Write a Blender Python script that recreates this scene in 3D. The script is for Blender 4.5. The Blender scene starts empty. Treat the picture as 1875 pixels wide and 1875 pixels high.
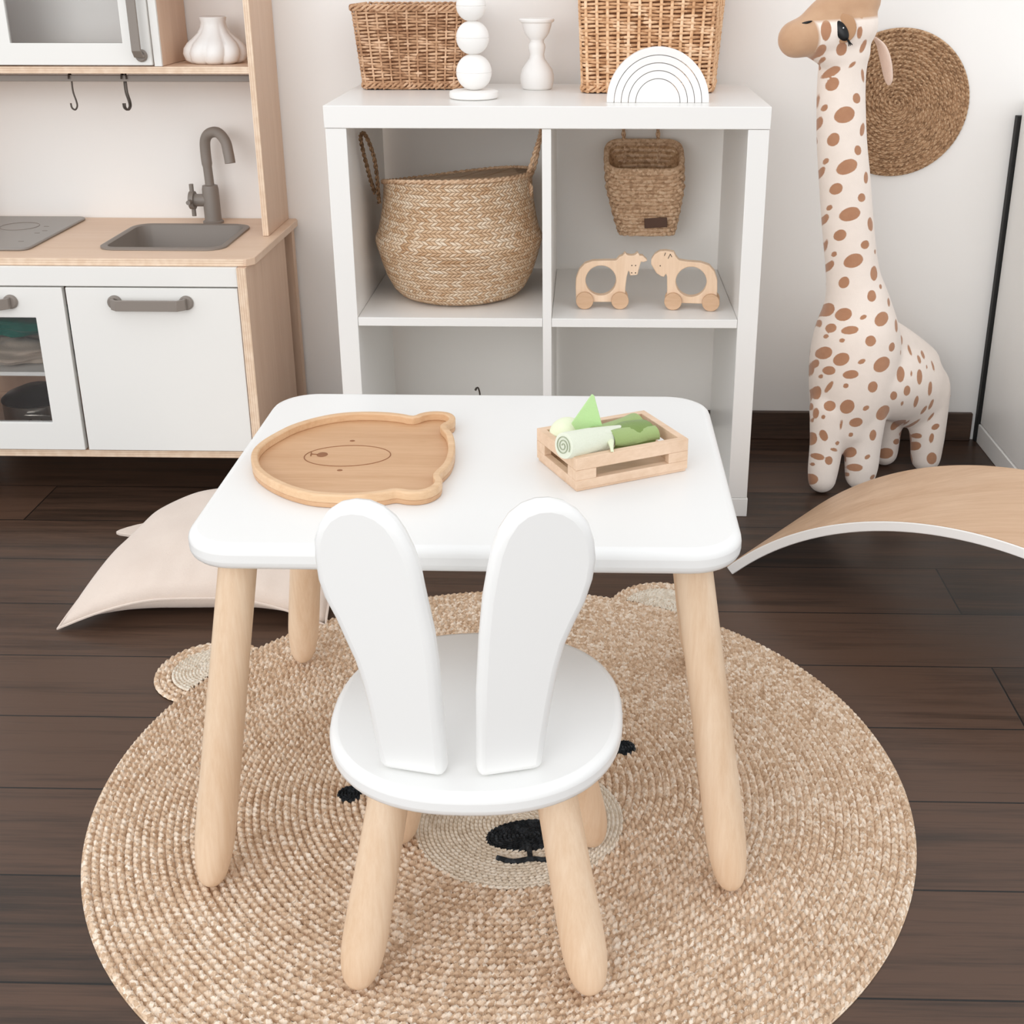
import bpy, bmesh, math, random
import numpy as np
from mathutils import Vector, Matrix, Euler
PI = math.pi
random.seed(7)
S = bpy.context.scene
COL = S.collection

# ------------------------------------------------------------------ camera
cd = bpy.data.cameras.new('camera'); cam = bpy.data.objects.new('camera', cd); COL.objects.link(cam)
cd.sensor_width = 36; cd.lens = 2259.0 / 1875 * 36
cd.shift_x = -82.4 / 1875; cd.shift_y = -135.7 / 1875
cd.clip_start = 0.05
yaw, pitch = -0.02415, 0.37444
fw = Vector((math.sin(yaw)*math.cos(pitch), math.cos(yaw)*math.cos(pitch), -math.sin(pitch)))
rt = Vector((math.cos(yaw), -math.sin(yaw), 0)); up = rt.cross(fw)
M = Matrix((rt, up, -fw)).transposed().to_4x4(); M.translation = Vector((0.0707, -2.1725, 1.0141))
cam.matrix_world = M
S.camera = cam

# ------------------------------------------------------------------ light and exposure
W = bpy.data.worlds.new('world'); S.world = W; W.use_nodes = True
bg = W.node_tree.nodes['Background']
bg.inputs[0].default_value = (0.985, 0.99, 1.0, 1); bg.inputs[1].default_value = 1.28
_t = W.node_tree; _c = _t.nodes.new('ShaderNodeTexCoord'); _s = _t.nodes.new('ShaderNodeSeparateXYZ'); _r = _t.nodes.new('ShaderNodeValToRGB')
_t.links.new(_c.outputs['Generated'], _s.inputs[0]); _t.links.new(_s.outputs[2], _r.inputs[0]); _t.links.new(_r.outputs[0], bg.inputs[0])
_r.color_ramp.elements[0].position = .05; _r.color_ramp.elements[0].color = (.985, .99, 1, 1)      # bright open side of the room
_r.color_ramp.elements[1].position = .8; _r.color_ramp.elements[1].color = (.74, .75, .77, 1)      # dimmer towards the ceiling
def area(name, loc, target, size, energy, color=(1, 1, 1)):
    l = bpy.data.lights.new(name, 'AREA'); l.shape = 'RECTANGLE'; l.size = size[0]; l.size_y = size[1]
    l.energy = energy; l.color = color
    o = bpy.data.objects.new(name, l); COL.objects.link(o); o.location = loc
    o.rotation_euler = (Vector(target) - Vector(loc)).to_track_quat('-Z', 'Y').to_euler()
    return o
area('window_light', (-1.7, -4.3, 1.7), (0.25, 0.1, 0.45), (2.6, 1.8), 46, (0.99, 0.995, 1.0))
S.view_settings.view_transform = 'Standard'; S.view_settings.look = 'None'
S.view_settings.exposure = 0.2; S.view_settings.gamma = 1; S.view_settings.use_curve_mapping = False

S.cycles.diffuse_bounces = 8; S.cycles.max_bounces = 14; S.cycles.transparent_max_bounces = 12
# ------------------------------------------------------------------ materials
def lin(c):
    return tuple(((v/255)/12.92 if v/255 <= .04045 else ((v/255+.055)/1.055)**2.4) for v in c) + (1,)
def mat(name, rgb, rough=.5, spec=.5, metal=0.0, sheen=0.0, coat=0.0):
    m = bpy.data.materials.new(name); m.use_nodes = True
    b = m.node_tree.nodes['Principled BSDF']
    b.inputs['Base Color'].default_value = lin(rgb); b.inputs['Roughness'].default_value = rough
    b.inputs['Specular IOR Level'].default_value = spec; b.inputs['Metallic'].default_value = metal
    b.inputs['Sheen Weight'].default_value = sheen; b.inputs['Coat Weight'].default_value = coat
    return m
class NT:
    def __init__(s, m): s.t = m.node_tree; s.b = s.t.nodes['Principled BSDF']
    def n(s, typ, **kw):
        x = s.t.nodes.new(typ)
        for k, v in kw.items():
            if k in x.inputs.keys(): x.inputs[k].default_value = v
            else: setattr(x, k, v)
        return x
    def l(s, a, b): s.t.links.new(a, b)
    def coord(s, scale=(1, 1, 1), kind='Object', loc=(0, 0, 0), rot=(0, 0, 0)):
        c = s.n('ShaderNodeTexCoord'); m = s.n('ShaderNodeMapping')
        m.inputs['Scale'].default_value = scale; m.inputs['Location'].default_value = loc; m.inputs['Rotation'].default_value = rot
        s.l(c.outputs[kind], m.inputs['Vector']); return m.outputs[0]
    def noise(s, vec, scale, detail=3, rough=.5, dist=0.0):
        x = s.n('ShaderNodeTexNoise'); x.inputs['Scale'].default_value = scale; x.inputs['Detail'].default_value = detail
        x.inputs['Roughness'].default_value = rough; x.inputs['Distortion'].default_value = dist
        s.l(vec, x.inputs['Vector']); return x.outputs[0]
    def ramp(s, fac, stops, interp='LINEAR'):
        r = s.n('ShaderNodeValToRGB'); r.color_ramp.interpolation = interp
        e = r.color_ramp.elements
        while len(e) < len(stops): e.new(.5)
        for i, (p, c) in enumerate(stops):
            e[i].position = p; e[i].color = lin(c) if len(c) == 3 else c
        s.l(fac, r.inputs[0]); return r.outputs[0]
    def mix(s, fac, a, b, mode='MIX'):
        x = s.n('ShaderNodeMix', data_type='RGBA', blend_type=mode)
        for v, i in ((fac, 0), (a, 6), (b, 7)):
            if isinstance(v, (int, float)): x.inputs[i].default_value = v
            elif isinstance(v, tuple): x.inputs[i].default_value = lin(v)
            else: s.l(v, x.inputs[i])
        return x.outputs[2]
    def math(s, op, a, b=0.0, c=0.0):
        x = s.n('ShaderNodeMath', operation=op)
        for v, i in ((a, 0), (b, 1), (c, 2)):
            if isinstance(v, (int, float)): x.inputs[i].default_value = v
            else: s.l(v, x.inputs[i])
        return x.outputs[0]
    def bump(s, h, strength=.3, dist=.001):
        x = s.n('ShaderNodeBump'); x.inputs['Strength'].default_value = strength; x.inputs['Distance'].default_value = dist
        s.l(h, x.inputs['Height']); s.l(x.outputs[0], s.b.inputs['Normal'])
    def base(s, c): s.l(c, s.b.inputs['Base Color'])

def wood(name, light, dark, axis='z', rough=.45, fine=90, contrast=.6):
    m = mat(name, light, rough); t = NT(m)
    sc = {'x': (1, 14, 14), 'y': (14, 1, 14), 'z': (14, 14, 1)}[axis]
    v = t.coord(sc)
    n1 = t.noise(v, 2.0, 3, .6, .6); n2 = t.noise(v, fine/5, 3, .7)
    f = t.math('ADD', t.math('MULTIPLY', n1, .65), t.math('MULTIPLY', n2, .35))
    t.base(t.ramp(f, [(.5-contrast/4, dark), (.5+contrast/4, light)]))
    t.bump(n2, .08, .001)
    return m
def plywood_edge(name, axis):
    m = mat(name, (226, 196, 164), .55); t = NT(m)
    k = 'XYZ'.index(axis.upper())
    c = t.n('ShaderNodeTexCoord'); sp = t.n('ShaderNodeSeparateXYZ'); t.l(c.outputs['Object'], sp.inputs[0])
    w = t.math('SINE', t.math('MULTIPLY', sp.outputs[k], 2*PI/.0042))
    n = t.noise(t.coord((1, 1, 1)), 60, 2)
    f = t.math('ADD', t.math('MULTIPLY', w, .22), n)
    t.base(t.ramp(f, [(.25, (214, 184, 156)), (.75, (236, 214, 190))]))
    return m
def white(name, rgb=(240, 238, 234), rough=.35, spec=.45):
    m = mat(name, rgb, rough, spec); t = NT(m)
    n = t.noise(t.coord(), 35, 2); t.bump(n, .03, .001)
    t.base(t.mix(t.noise(t.coord(), 3, 2), rgb, tuple(int(v*.985) for v in rgb)))
    return m

M_ = {}
M_['white'] = white('white_lacquer', (236, 236, 234), .32)
M_['white_melamine'] = white('white_melamine', (236, 235, 232), .3)
M_['white_door'] = white('white_painted_board', (234, 233, 229), .45)
M_['white_matt'] = white('matt_white_paint', (240, 238, 235), .6, .3)
M_['beech'] = wood('beech_wood', (234, 209, 181), (218, 186, 153), 'z')
M_['beech_x'] = wood('beech_wood_lengthwise', (228, 194, 158), (208, 168, 128), 'x')
M_['birch'] = wood('birch_veneer', (218, 190, 167), (206, 175, 150), 'z', .5, 60, .7)
M_['birch_top'] = wood('birch_worktop', (226, 199, 175), (216, 185, 158), 'x', .45, 60, .7)
M_['bamboo'] = wood('bamboo_tray_wood', (208, 168, 130), (190, 146, 106), 'x', .42, 110)
M_['toy_wood'] = wood('pale_toy_wood', (236, 208, 180), (222, 190, 158), 'z', .5)
M_['wheel_wood'] = wood('turned_wheel_wood', (214, 180, 148), (196, 158, 124), 'x', .55)
M_['crate_wood'] = wood('crate_wood', (230, 202, 176), (212, 180, 150), 'x', .55)
M_['board_wood'] = wood('beech_board_face', (214, 180, 148), (194, 156, 122), 'x', .4, 60)
M_['ply_x'] = plywood_edge('plywood_edge_upright', 'x')
M_['ply_z'] = plywood_edge('plywood_edge_flat', 'z')
M_['grey_plastic'] = mat('grey_plastic', (134, 125, 117), .5)
M_['dark_gap'] = mat('black_gap_shade', (18, 17, 16), .6)
M_['dark_metal'] = mat('dark_metal', (84, 76, 70), .4, metal=.7)
M_['steel'] = mat('brushed_steel', (190, 186, 180), .25, metal=1.0)
M_['cooktop'] = mat('grey_cooktop', (138, 132, 126), .3)
M_['black'] = mat('black_glossy', (12, 12, 14), .35, .3)
M_['engraved'] = mat('engraved_brown', (140, 94, 62), .8)
M_['ink'] = mat('dark_line_ink', (70, 50, 38), .8)

def m_wall():
    m = mat('warm_white_wall', (232, 228, 222), .85, .2); t = NT(m)
    n = t.noise(t.coord(), 220, 3); t.bump(n, .06, .001)
    t.base(t.mix(t.noise(t.coord(), 1.5, 2), (243, 241, 238), (239, 237, 233)))
    return m
def m_floor():
    m = mat('dark_laminate', (70, 52, 44), .3, .38); t = NT(m)
    v = t.coord((1, 1, 1), 'Object', loc=(-.694, .21, 0))
    b = t.n('ShaderNodeTexBrick'); b.offset = .5; b.offset_frequency = 2; b.squash = 1
    b.inputs['Scale'].default_value = 1; b.inputs['Brick Width'].default_value = 1.7; b.inputs['Row Height'].default_value = .162
    b.inputs['Mortar Size'].default_value = .0016; b.inputs['Mortar Smooth'].default_value = .3; b.inputs['Bias'].default_value = 0
    b.inputs['Color1'].default_value = (0, 0, 0, 1); b.inputs['Color2'].default_value = (1, 1, 1, 1); b.inputs['Mortar'].default_value = (.5, .5, .5, 1)
    t.l(v, b.inputs['Vector'])
    s1 = t.noise(t.coord((1.2, 22, 1)), 1.6, 4, .65, .3)
    s2 = t.noise(t.coord((2.5, 90, 1)), 3, 3, .7)
    plank = t.math('MULTIPLY', b.outputs['Color'], .22)
    f = t.math('ADD', t.math('ADD', t.math('MULTIPLY', s1, .8), t.math('MULTIPLY', s2, .4)), plank)
    c = t.ramp(f, [(.42, (30, 26, 22)), (.6, (58, 43, 34)), (.80, (84, 62, 49))])
    c = t.mix(b.outputs['Fac'], c, (16, 13, 12))
    t.base(c)
    t.l(t.ramp(s1, [(.3, (146, 146, 146)), (.7, (172, 172, 172))]), t.b.inputs['Roughness'])
    h = t.math('SUBTRACT', t.math('MULTIPLY', s2, .3), b.outputs['Fac']); t.bump(h, .25, .001)
    return m
def m_jute(name, c0, c1, c2, freq=130):
    m = mat(name, c1, .9, .2); t = NT(m)
    v = t.coord()
    vo = t.n('ShaderNodeTexVoronoi'); vo.inputs['Scale'].default_value = freq; t.l(v, vo.inputs['Vector'])
    sp = t.n('ShaderNodeSeparateColor'); t.l(vo.outputs['Color'], sp.inputs[0])
    n = t.noise(v, freq*3, 2); n3 = t.noise(v, 9, 3)
    f = t.math('ADD', t.math('ADD', t.math('MULTIPLY', sp.outputs[0], .45), t.math('MULTIPLY', n, .35)), t.math('MULTIPLY', n3, .25))
    t.base(t.mix(t.math('MULTIPLY', t.math('GREATER_THAN', sp.outputs[1], .93), .6), t.ramp(f, [(.25, c0), (.55, c1), (.85, c2)]), c2)); t.bump(n, .5, .001)
    return m
M_['wall'] = m_wall(); M_['floor'] = m_floor()
M_['skirting'] = wood('dark_skirting_wood', (84, 62, 48), (52, 39, 31), 'x', .45)
M_['jute'] = m_jute('natural_jute', (188, 156, 126), (220, 193, 165), (250, 238, 222), 190)
M_['cream_jute'] = m_jute('cream_jute', (214, 200, 180), (230, 218, 200), (242, 234, 220))
M_['black_jute'] = m_jute('black_jute', (24, 26, 28), (40, 43, 46), (66, 70, 74))
M_['seagrass'] = m_jute('seagrass_rope', (146, 112, 82), (182, 144, 108), (206, 172, 136), 200)
M_['mat_grass'] = m_jute('mat_seagrass', (140, 108, 80), (188, 152, 118), (214, 182, 148), 200)
M_['paper_rope'] = m_jute('paper_rope', (172, 138, 108), (206, 172, 140), (228, 200, 170), 200)
M_['wicker'] = m_jute('golden_willow', (184, 138, 100), (216, 172, 132), (240, 206, 170), 60)
M_['wicker_dark'] = m_jute('brown_willow', (160, 118, 88), (196, 156, 122), (224, 188, 156), 60)
M_['wicker_light'] = m_jute('pale_willow', (214, 166, 124), (236, 196, 156), (248, 220, 188), 60)
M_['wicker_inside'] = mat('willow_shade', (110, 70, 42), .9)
M_['twine'] = m_jute('dark_twine', (80, 60, 42), (116, 90, 66), (150, 120, 92), 200)

def m_weave():
    m = mat('seagrass_herringbone', (214, 176, 134), .7, .3); t = NT(m)
    c = t.n('ShaderNodeTexCoord'); sp = t.n('ShaderNodeSeparateXYZ'); t.l(c.outputs['UV'], sp.inputs[0])
    u = sp.outputs[0]; v = sp.outputs[1]        # metres around and up
    row = t.math('MULTIPLY', v, 1/.0075)
    rf = t.math('FLOOR', row); par = t.math('MODULO', rf, 2.0)
    sgn = t.math('SUBTRACT', t.math('MULTIPLY', par, 2.0), 1.0)
    fr = t.math('FRACT', row)
    ph = t.math('ADD', t.math('MULTIPLY', u, 1/.0085), t.math('MULTIPLY', sgn, t.math('MULTIPLY', fr, .9)))
    pf = t.math('FRACT', ph)
    h1 = t.math('SINE', t.math('MULTIPLY', pf, PI)); h2 = t.math('SINE', t.math('MULTIPLY', fr, PI))
    h = t.math('MULTIPLY', t.math('POWER', h1, .6), t.math('POWER', h2, .5))
    comb = t.n('ShaderNodeCombineXYZ'); t.l(t.math('FLOOR', ph), comb.inputs[0]); t.l(rf, comb.inputs[1])
    wn = t.n('ShaderNodeTexWhiteNoise'); wn.noise_dimensions = '2D'; t.l(comb.outputs[0], wn.inputs['Vector'])
    big = t.noise(t.coord((1, 1, 3)), 9, 2)
    f = t.math('ADD', t.math('MULTIPLY', wn.outputs['Value'], .45), t.math('MULTIPLY', big, .6))
    col = t.ramp(f, [(.25, (196, 156, 118)), (.5, (222, 190, 156)), (.85, (244, 226, 202))])
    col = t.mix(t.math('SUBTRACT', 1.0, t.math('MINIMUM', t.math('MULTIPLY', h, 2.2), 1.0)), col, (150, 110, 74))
    t.base(col); t.bump(h, .9, .003)
    return m
M_['weave'] = m_weave()

def m_fabric(name, rgb, dark):
    m = mat(name, rgb, .9, .2, sheen=.2); t = NT(m)
    n = t.noise(t.coord(), 400, 2); n2 = t.noise(t.coord(), 14, 3)
    t.base(t.mix(n2, rgb, dark)); t.bump(t.math('ADD', n, t.math('MULTIPLY', n2, 2.0)), .25, .002)
    return m
M_['pillow'] = m_fabric('blush_cotton', (226, 212, 200), (214, 198, 186))
M_['felt_green'] = m_fabric('green_felt', (164, 184, 124), (140, 162, 98))
M_['felt_line'] = m_fabric('felt_fold_line', (168, 174, 150), (150, 158, 130))
M_['felt_leaf'] = m_fabric('light_green_felt', (186, 220, 158), (176, 210, 148))
M_['felt_pale'] = m_fabric('pale_yellow_green_felt', (228, 232, 206), (218, 224, 190))
M_['felt_white'] = m_fabric('off_white_felt', (228, 230, 216), (206, 212, 190))
M_['felt_dark'] = m_fabric('deep_green_felt', (128, 150, 84), (106, 132, 68))
M_['teal'] = m_fabric('teal_cloth', (24, 110, 96), (12, 72, 64))
M_['beige_cloth'] = m_fabric('beige_cloth', (186, 172, 158), (166, 150, 136))
M_['pinkish'] = m_fabric('pale_pink_fabric', (236, 212, 196), (224, 198, 182))
M_['tan'] = m_fabric('tan_plush', (190, 150, 116), (172, 132, 98))
def m_glass():
    m = bpy.data.materials.new('clear_pane'); m.use_nodes = True; t = m.node_tree
    t.nodes.remove(t.nodes['Principled BSDF']); out = t.nodes['Material Output']
    a = t.nodes.new('ShaderNodeBsdfTransparent'); b = t.nodes.new('ShaderNodeBsdfGlossy'); b.inputs['Roughness'].default_value = .06
    fr = t.nodes.new('ShaderNodeFresnel'); fr.inputs[0].default_value = 1.5; mx = t.nodes.new('ShaderNodeMixShader')
    t.links.new(fr.outputs[0], mx.inputs[0]); t.links.new(a.outputs[0], mx.inputs[1]); t.links.new(b.outputs[0], mx.inputs[2]); t.links.new(mx.outputs[0], out.inputs[0])
    return m
M_['glass'] = m_glass()

GR = (.65, .19, 0)   # root of the toy giraffe
def m_giraffe():
    m = mat('spotted_plush', (236, 224, 212), .9, .2, sheen=.3); t = NT(m)
    v = t.coord()
    at = t.n('ShaderNodeAttribute', attribute_name='spots')
    wob = t.noise(v, 140, 2)
    s = t.math('MINIMUM', t.math('MAXIMUM', t.math('ADD', t.math('MULTIPLY', t.math('ADD', at.outputs['Fac'], t.math('MULTIPLY', t.math('SUBTRACT', wob, .5), .3)), 4.0), .5), 0.0), 1.0)
    n = t.noise(v, 60, 2)
    col = t.mix(s, t.mix(n, (244, 232, 222), (236, 224, 213)), t.mix(n, (170, 122, 93), (188, 142, 110)))
    sp = t.n('ShaderNodeSeparateXYZ'); t.l(v, sp.inputs[0])
    x, z = sp.outputs[0], sp.outputs[2]
    def step(val, k=160.0): return t.math('MINIMUM', t.math('MAXIMUM', t.math('ADD', t.math('MULTIPLY', val, k), .5), 0.0), 1.0)
    # brown muzzle (in front of the cheeks) and brown cap of the head
    dz = t.math('SUBTRACT', z, .872)
    muz = step(t.math('SUBTRACT', t.math('SUBTRACT', -.176, t.math('MULTIPLY', t.math('MULTIPLY', dz, dz), 9.0)), x))
    muz = t.math('MULTIPLY', muz, step(t.math('SUBTRACT', z, .835)))
    cap = step(t.math('SUBTRACT', t.math('SUBTRACT', z, t.math('MULTIPLY', x, .06)), .9135))
    brow = cap
    face = t.math('MAXIMUM', muz, t.math('MAXIMUM', cap, brow))
    t.base(t.mix(face, col, t.mix(t.noise(v, 25, 2), (206, 170, 138), (178, 138, 106))))
    t.bump(t.noise(v, 500, 2), .3, .001)
    return m
M_['giraffe'] = m_giraffe()

# ------------------------------------------------------------------ builders
class MB:
    def __init__(s): s.v = []; s.f = []; s.uv = None
    def add(s, v, f):
        k = len(s.v); s.v += [tuple(p) for p in v]; s.f += [tuple(i+k for i in q) for q in f]; return s
    def box(s, a, b, mtx=None):
        x0, y0, z0 = a; x1, y1, z1 = b
        v = [Vector(p) for p in ((x0,y0,z0),(x1,y0,z0),(x1,y1,z0),(x0,y1,z0),(x0,y0,z1),(x1,y0,z1),(x1,y1,z1),(x0,y1,z1))]
        if mtx: v = [mtx @ p for p in v]
        return s.add(v, [(3,2,1,0),(4,5,6,7),(0,1,5,4),(1,2,6,5),(2,3,7,6),(3,0,4,7)])
    def tube(s, pts, rad, sides=10, closed=False, caps=True, flat=1.0):
        P = [Vector(p) for p in pts]; n = len(P)
        R = rad if hasattr(rad, '__len__') else [rad]*n
        T = []
        for i in range(n):
            if closed: d = P[(i+1) % n] - P[(i-1) % n]
            else: d = P[min(i+1, n-1)] - P[max(i-1, 0)]
            T.append(d.normalized() if d.length > 1e-9 else Vector((0, 0, 1)))
        ref = Vector((0, 0, 1)) if abs(T[0].z) < .9 else Vector((1, 0, 0))
        N = (ref - T[0]*ref.dot(T[0])).normalized(); v = []
        for i in range(n):
            N = N - T[i]*N.dot(T[i]); N.normalize(); B = T[i].cross(N)
            for k in range(sides):
                a = 2*PI*k/sides; v.append(P[i] + (N*math.cos(a)*flat + B*math.sin(a))*R[i])
        f = []
        m = n if closed else n-1
        for i in range(m):
            for k in range(sides):
                j = (i+1) % n; f.append((i*sides+k, i*sides+(k+1) % sides, j*sides+(k+1) % sides, j*sides+k))
        if caps and not closed:
            f.append(tuple(range(sides-1, -1, -1))); f.append(tuple((n-1)*sides+k for k in range(sides)))
        return s.add(v, f)
    def lathe(s, prof, c=(0, 0, 0), segs=48, mtx=None, mod=None, caps=True):
        v = []
        for r, z in prof:
            for k in range(segs):
                a = 2*PI*k/segs; q = Vector((r*math.cos(a), r*math.sin(a), z))
                if mod: q = Vector(mod(q, a))
                q = q + Vector(c)
                if mtx: q = mtx @ q
                v.append(q)
        f = []
        n = len(prof)
        for i in range(n-1):
            for k in range(segs): f.append((i*segs+k, i*segs+(k+1) % segs, (i+1)*segs+(k+1) % segs, (i+1)*segs+k))
        if caps: f.append(tuple(range(segs-1, -1, -1))); f.append(tuple((n-1)*segs+k for k in range(segs)))
        return s.add(v, f)
    def ball(s, c, r, segs=32, rings=18, mtx=None):
        rr = (r, r, r) if not hasattr(r, '__len__') else r
        v = [(0, 0, -1)]; f = []
        for i in range(1, rings):
            t = -PI/2 + PI*i/rings
            for k in range(segs):
                a = 2*PI*k/segs; v.append((math.cos(t)*math.cos(a), math.cos(t)*math.sin(a), math.sin(t)))
        v.append((0, 0, 1)); L = len(v)-1
        for k in range(segs):
            f.append((0, 1+(k+1) % segs, 1+k)); f.append((L, L-segs+k, L-segs+(k+1) % segs))
        for i in range(rings-2):
            for k in range(segs):
                a = 1+i*segs; b = a+segs; f.append((a+k, a+(k+1) % segs, b+(k+1) % segs, b+k))
        o = []
        for p in v:
            q = Vector((p[0]*rr[0], p[1]*rr[1], p[2]*rr[2]))
            if mtx: q = mtx @ q
            o.append(q + Vector(c))
        return s.add(o, f)
    def solid(s, outer, holes=(), w=(0, 1), frame=None):
        """outline (u,v) with holes, extruded along w; frame maps (u,v,w) to the world"""
        bm = bmesh.new(); es = []
        for loop in [outer] + list(holes):
            vs = [bm.verts.new((p[0], p[1], 0)) for p in loop]
            for i in range(len(vs)): es.append(bm.edges.new((vs[i], vs[(i+1) % len(vs)])))
        bmesh.ops.triangle_fill(bm, use_beauty=True, use_dissolve=False, edges=es)
        if not holes:
            bmesh.ops.dissolve_limit(bm, angle_limit=.01, verts=bm.verts, edges=bm.edges)
        bmesh.ops.recalc_face_normals(bm, faces=bm.faces)
        up_ = sum(f.normal.z for f in bm.faces) > 0
        g = bmesh.ops.extrude_face_region(bm, geom=bm.faces[:])
        for e in g['geom']:
            if isinstance(e, bmesh.types.BMVert): e.co.z = 1
        bmesh.ops.recalc_face_normals(bm, faces=bm.faces)
        bm.verts.index_update()
        vv = []
        for q in bm.verts:
            ww = w[0] if q.co.z < .5 else w[1]; p = (q.co.x, q.co.y, ww)
            vv.append(frame(*p) if frame else p)
        s.add(vv, [tuple(a.index for a in f.verts) for f in bm.faces]); bm.free()
        return s
    def obj(s, name, material, parent=None, bevel=0, segs=2, smooth=35, root=(0, 0, 0)):
        if parent is not None and root == (0, 0, 0): root = parent.get('_r', (0, 0, 0))
        v = np.array([tuple(p) for p in s.v], dtype=float) - np.array(tuple(root))
        me = bpy.data.meshes.new(name); me.from_pydata(v.tolist(), [], s.f)
        bm = bmesh.new(); bm.from_mesh(me); bmesh.ops.recalc_face_normals(bm, faces=bm.faces); bm.to_mesh(me); bm.free()
        me.materials.append(material)
        if smooth:
            me.polygons.foreach_set('use_smooth', [True]*len(me.polygons)); me.set_sharp_from_angle(angle=math.radians(smooth))
        o = bpy.data.objects.new(name, me); COL.objects.link(o)
        if parent is not None: o.parent = parent; o['_r'] = tuple(root)
        else: o.location = root
        if bevel:
            b = o.modifiers.new('bevel', 'BEVEL'); b.width = bevel; b.segments = segs; b.limit_method = 'ANGLE'; b.angle_limit = math.radians(32)
            b.harden_normals = False
        return o
def thing(name, loc, label, cat, group=None):
    o = bpy.data.objects.new(name, None); COL.objects.link(o); o.location = loc; o.empty_display_size = .02
    o['label'] = label; o['category'] = cat; o['_r'] = tuple(loc)
    if group: o['group'] = group
    return o
def tag(o, label, cat, group=None):
    o['label'] = label; o['category'] = cat
    if group: o['group'] = group
    return o
def struct(o): o['kind'] = 'structure'; return o
def rrect(x0, y0, x1, y1, r, n=8):
    out = []
    for cx, cy, a0 in ((x1-r, y0+r, -90), (x1-r, y1-r, 0), (x0+r, y1-r, 90), (x0+r, y0+r, 180)):
        for k in range(n+1):
            a = math.radians(a0+90*k/n); out.append((cx+r*math.cos(a), cy+r*math.sin(a)))
    return out
def circ(cx, cy, r, n=32, ry=None, rot=0):
    ry = ry or r; o = []
    for k in range(n):
        a = 2*PI*k/n; x, y = r*math.cos(a), ry*math.sin(a)
        o.append((cx+x*math.cos(rot)-y*math.sin(rot), cy+x*math.sin(rot)+y*math.cos(rot)))
    return o
def smooth_loop(pts, n=3):
    P = [np.array(p, float) for p in pts]; L = len(P); o = []
    for i in range(L):
        a, b, c, d = P[i-1], P[i], P[(i+1) % L], P[(i+2) % L]
        for k in range(n):
            t = k/n; q = .5*((2*b)+(-a+c)*t+(2*a-5*b+4*c-d)*t*t+(-a+3*b-3*c+d)*t**3); o.append(tuple(q))
    return o
def smooth_path(pts, n=6):
    P = [np.array(p, float) for p in pts]; P = [2*P[0]-P[1]] + P + [2*P[-1]-P[-2]]; o = []
    for i in range(1, len(P)-2):
        a, b, c, d = P[i-1:i+3]
        for k in range(n):
            t = k/n; o.append(tuple(.5*((2*b)+(-a+c)*t+(2*a-5*b+4*c-d)*t*t+(-a+3*b-3*c+d)*t**3)))
    o.append(tuple(P[-2])); return o
def FZ(u, v, w): return (u, v, w)                 # flat outline, thickness up
def FY(u, v, w): return (u, w, v)                 # upright outline facing the room
def FX(u, v, w): return (w, u, v)                 # upright outline facing sideways

def braid(cx, cy, R, w, z0, h, ry=None, rot=0.0, r0=0.0, step=.0022, pitch=.012, across=6, kind='braid', clip=None, frame=None):
    """concentric braided rounds as one height-field mesh (numpy)"""
    ry = ry or R; V = []; F = []; k0 = 0
    nr = int(round((R-r0)/w)); k_y = ry/R
    for i in range(nr):
        ra, rb = r0+i*w, r0+(i+1)*w; rm = (ra+rb)/2
        N = max(14, int(2*PI*rm/step)); th = np.arange(N)/N*2*PI
        npitch = max(1, round(2*PI*rm/pitch)); ts = np.linspace(-1, 1, across+1)
        off = random.random()*6.28
        rows = []
        for t in ts:
            r = rm + t*w/2
            if kind == 'braid': ph = npitch*th + off + 2*PI*(.42*abs(t)) + (PI if t < 0 else 0)
            else: ph = npitch*th + off + 2*PI*.35*t
            z = z0 + h*(np.sqrt(max(0, 1-t*t*.96)))*(.62+.38*np.cos(ph)) 
            rr = r + (.0006*np.sin(ph) if abs(t) < .99 else 0)
            x, y = rr*np.cos(th), rr*np.sin(th)*k_y
            X = cx + x*math.cos(rot) - y*math.sin(rot); Y = cy + x*math.sin(rot) + y*math.cos(rot)
            rows.append(np.stack([X, Y, z], 1))
        V.append(np.concatenate(rows)); a = np.arange(N); b = (a+1) % N
        for j in range(across):
            F.append(np.stack([k0+j*N+a, k0+(j+1)*N+a, k0+(j+1)*N+b, k0+j*N+b], 1))
        k0 += N*(across+1)
    # outer skirt down to the base
    V = np.concatenate(V); F = np.concatenate(F)
    if clip is not None:
        keep = clip(V[F].mean(1)); F = F[keep]
    if frame is not None: V = frame(V)
    return V, F
def np_obj(name, V, F, material, parent=None, root=(0, 0, 0)):
    if parent is not None: root = parent['_r']
    me = bpy.data.meshes.new(name); V = V - np.array(tuple(root)); me.vertices.add(len(V)); me.vertices.foreach_set('co', V.astype(np.float32).ravel())
    me.loops.add(F.size); me.loops.foreach_set('vertex_index', F.astype(np.int32).ravel())
    me.polygons.add(len(F)); me.polygons.foreach_set('loop_start', np.arange(0, F.size, 4, dtype=np.int32))
    me.polygons.foreach_set('loop_total', np.full(len(F), 4, dtype=np.int32)); me.polygons.foreach_set('use_smooth', np.ones(len(F), dtype=bool))
    me.update(calc_edges=True); me.validate(); me.materials.append(material)
    o = bpy.data.objects.new(name, me); COL.objects.link(o)
    if parent is not None: o.parent = parent; o['_r'] = tuple(root)
    else: o.location = root
    return o

# ------------------------------------------------------------------ the room
YW = .422
struct(MB().box((-3.2, -4.5, -.05), (2.6, YW, 0)).obj('floor', M_['floor'], smooth=0))
struct(MB().box((-3.2, YW, -.05), (2.6, YW+.1, 2.6)).obj('wall_back', M_['wall'], smooth=0))
struct(MB().box((-3.2, YW-.012, 0), (.93, YW, .065)).obj('baseboard_back', M_['skirting'], bevel=.002))

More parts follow.
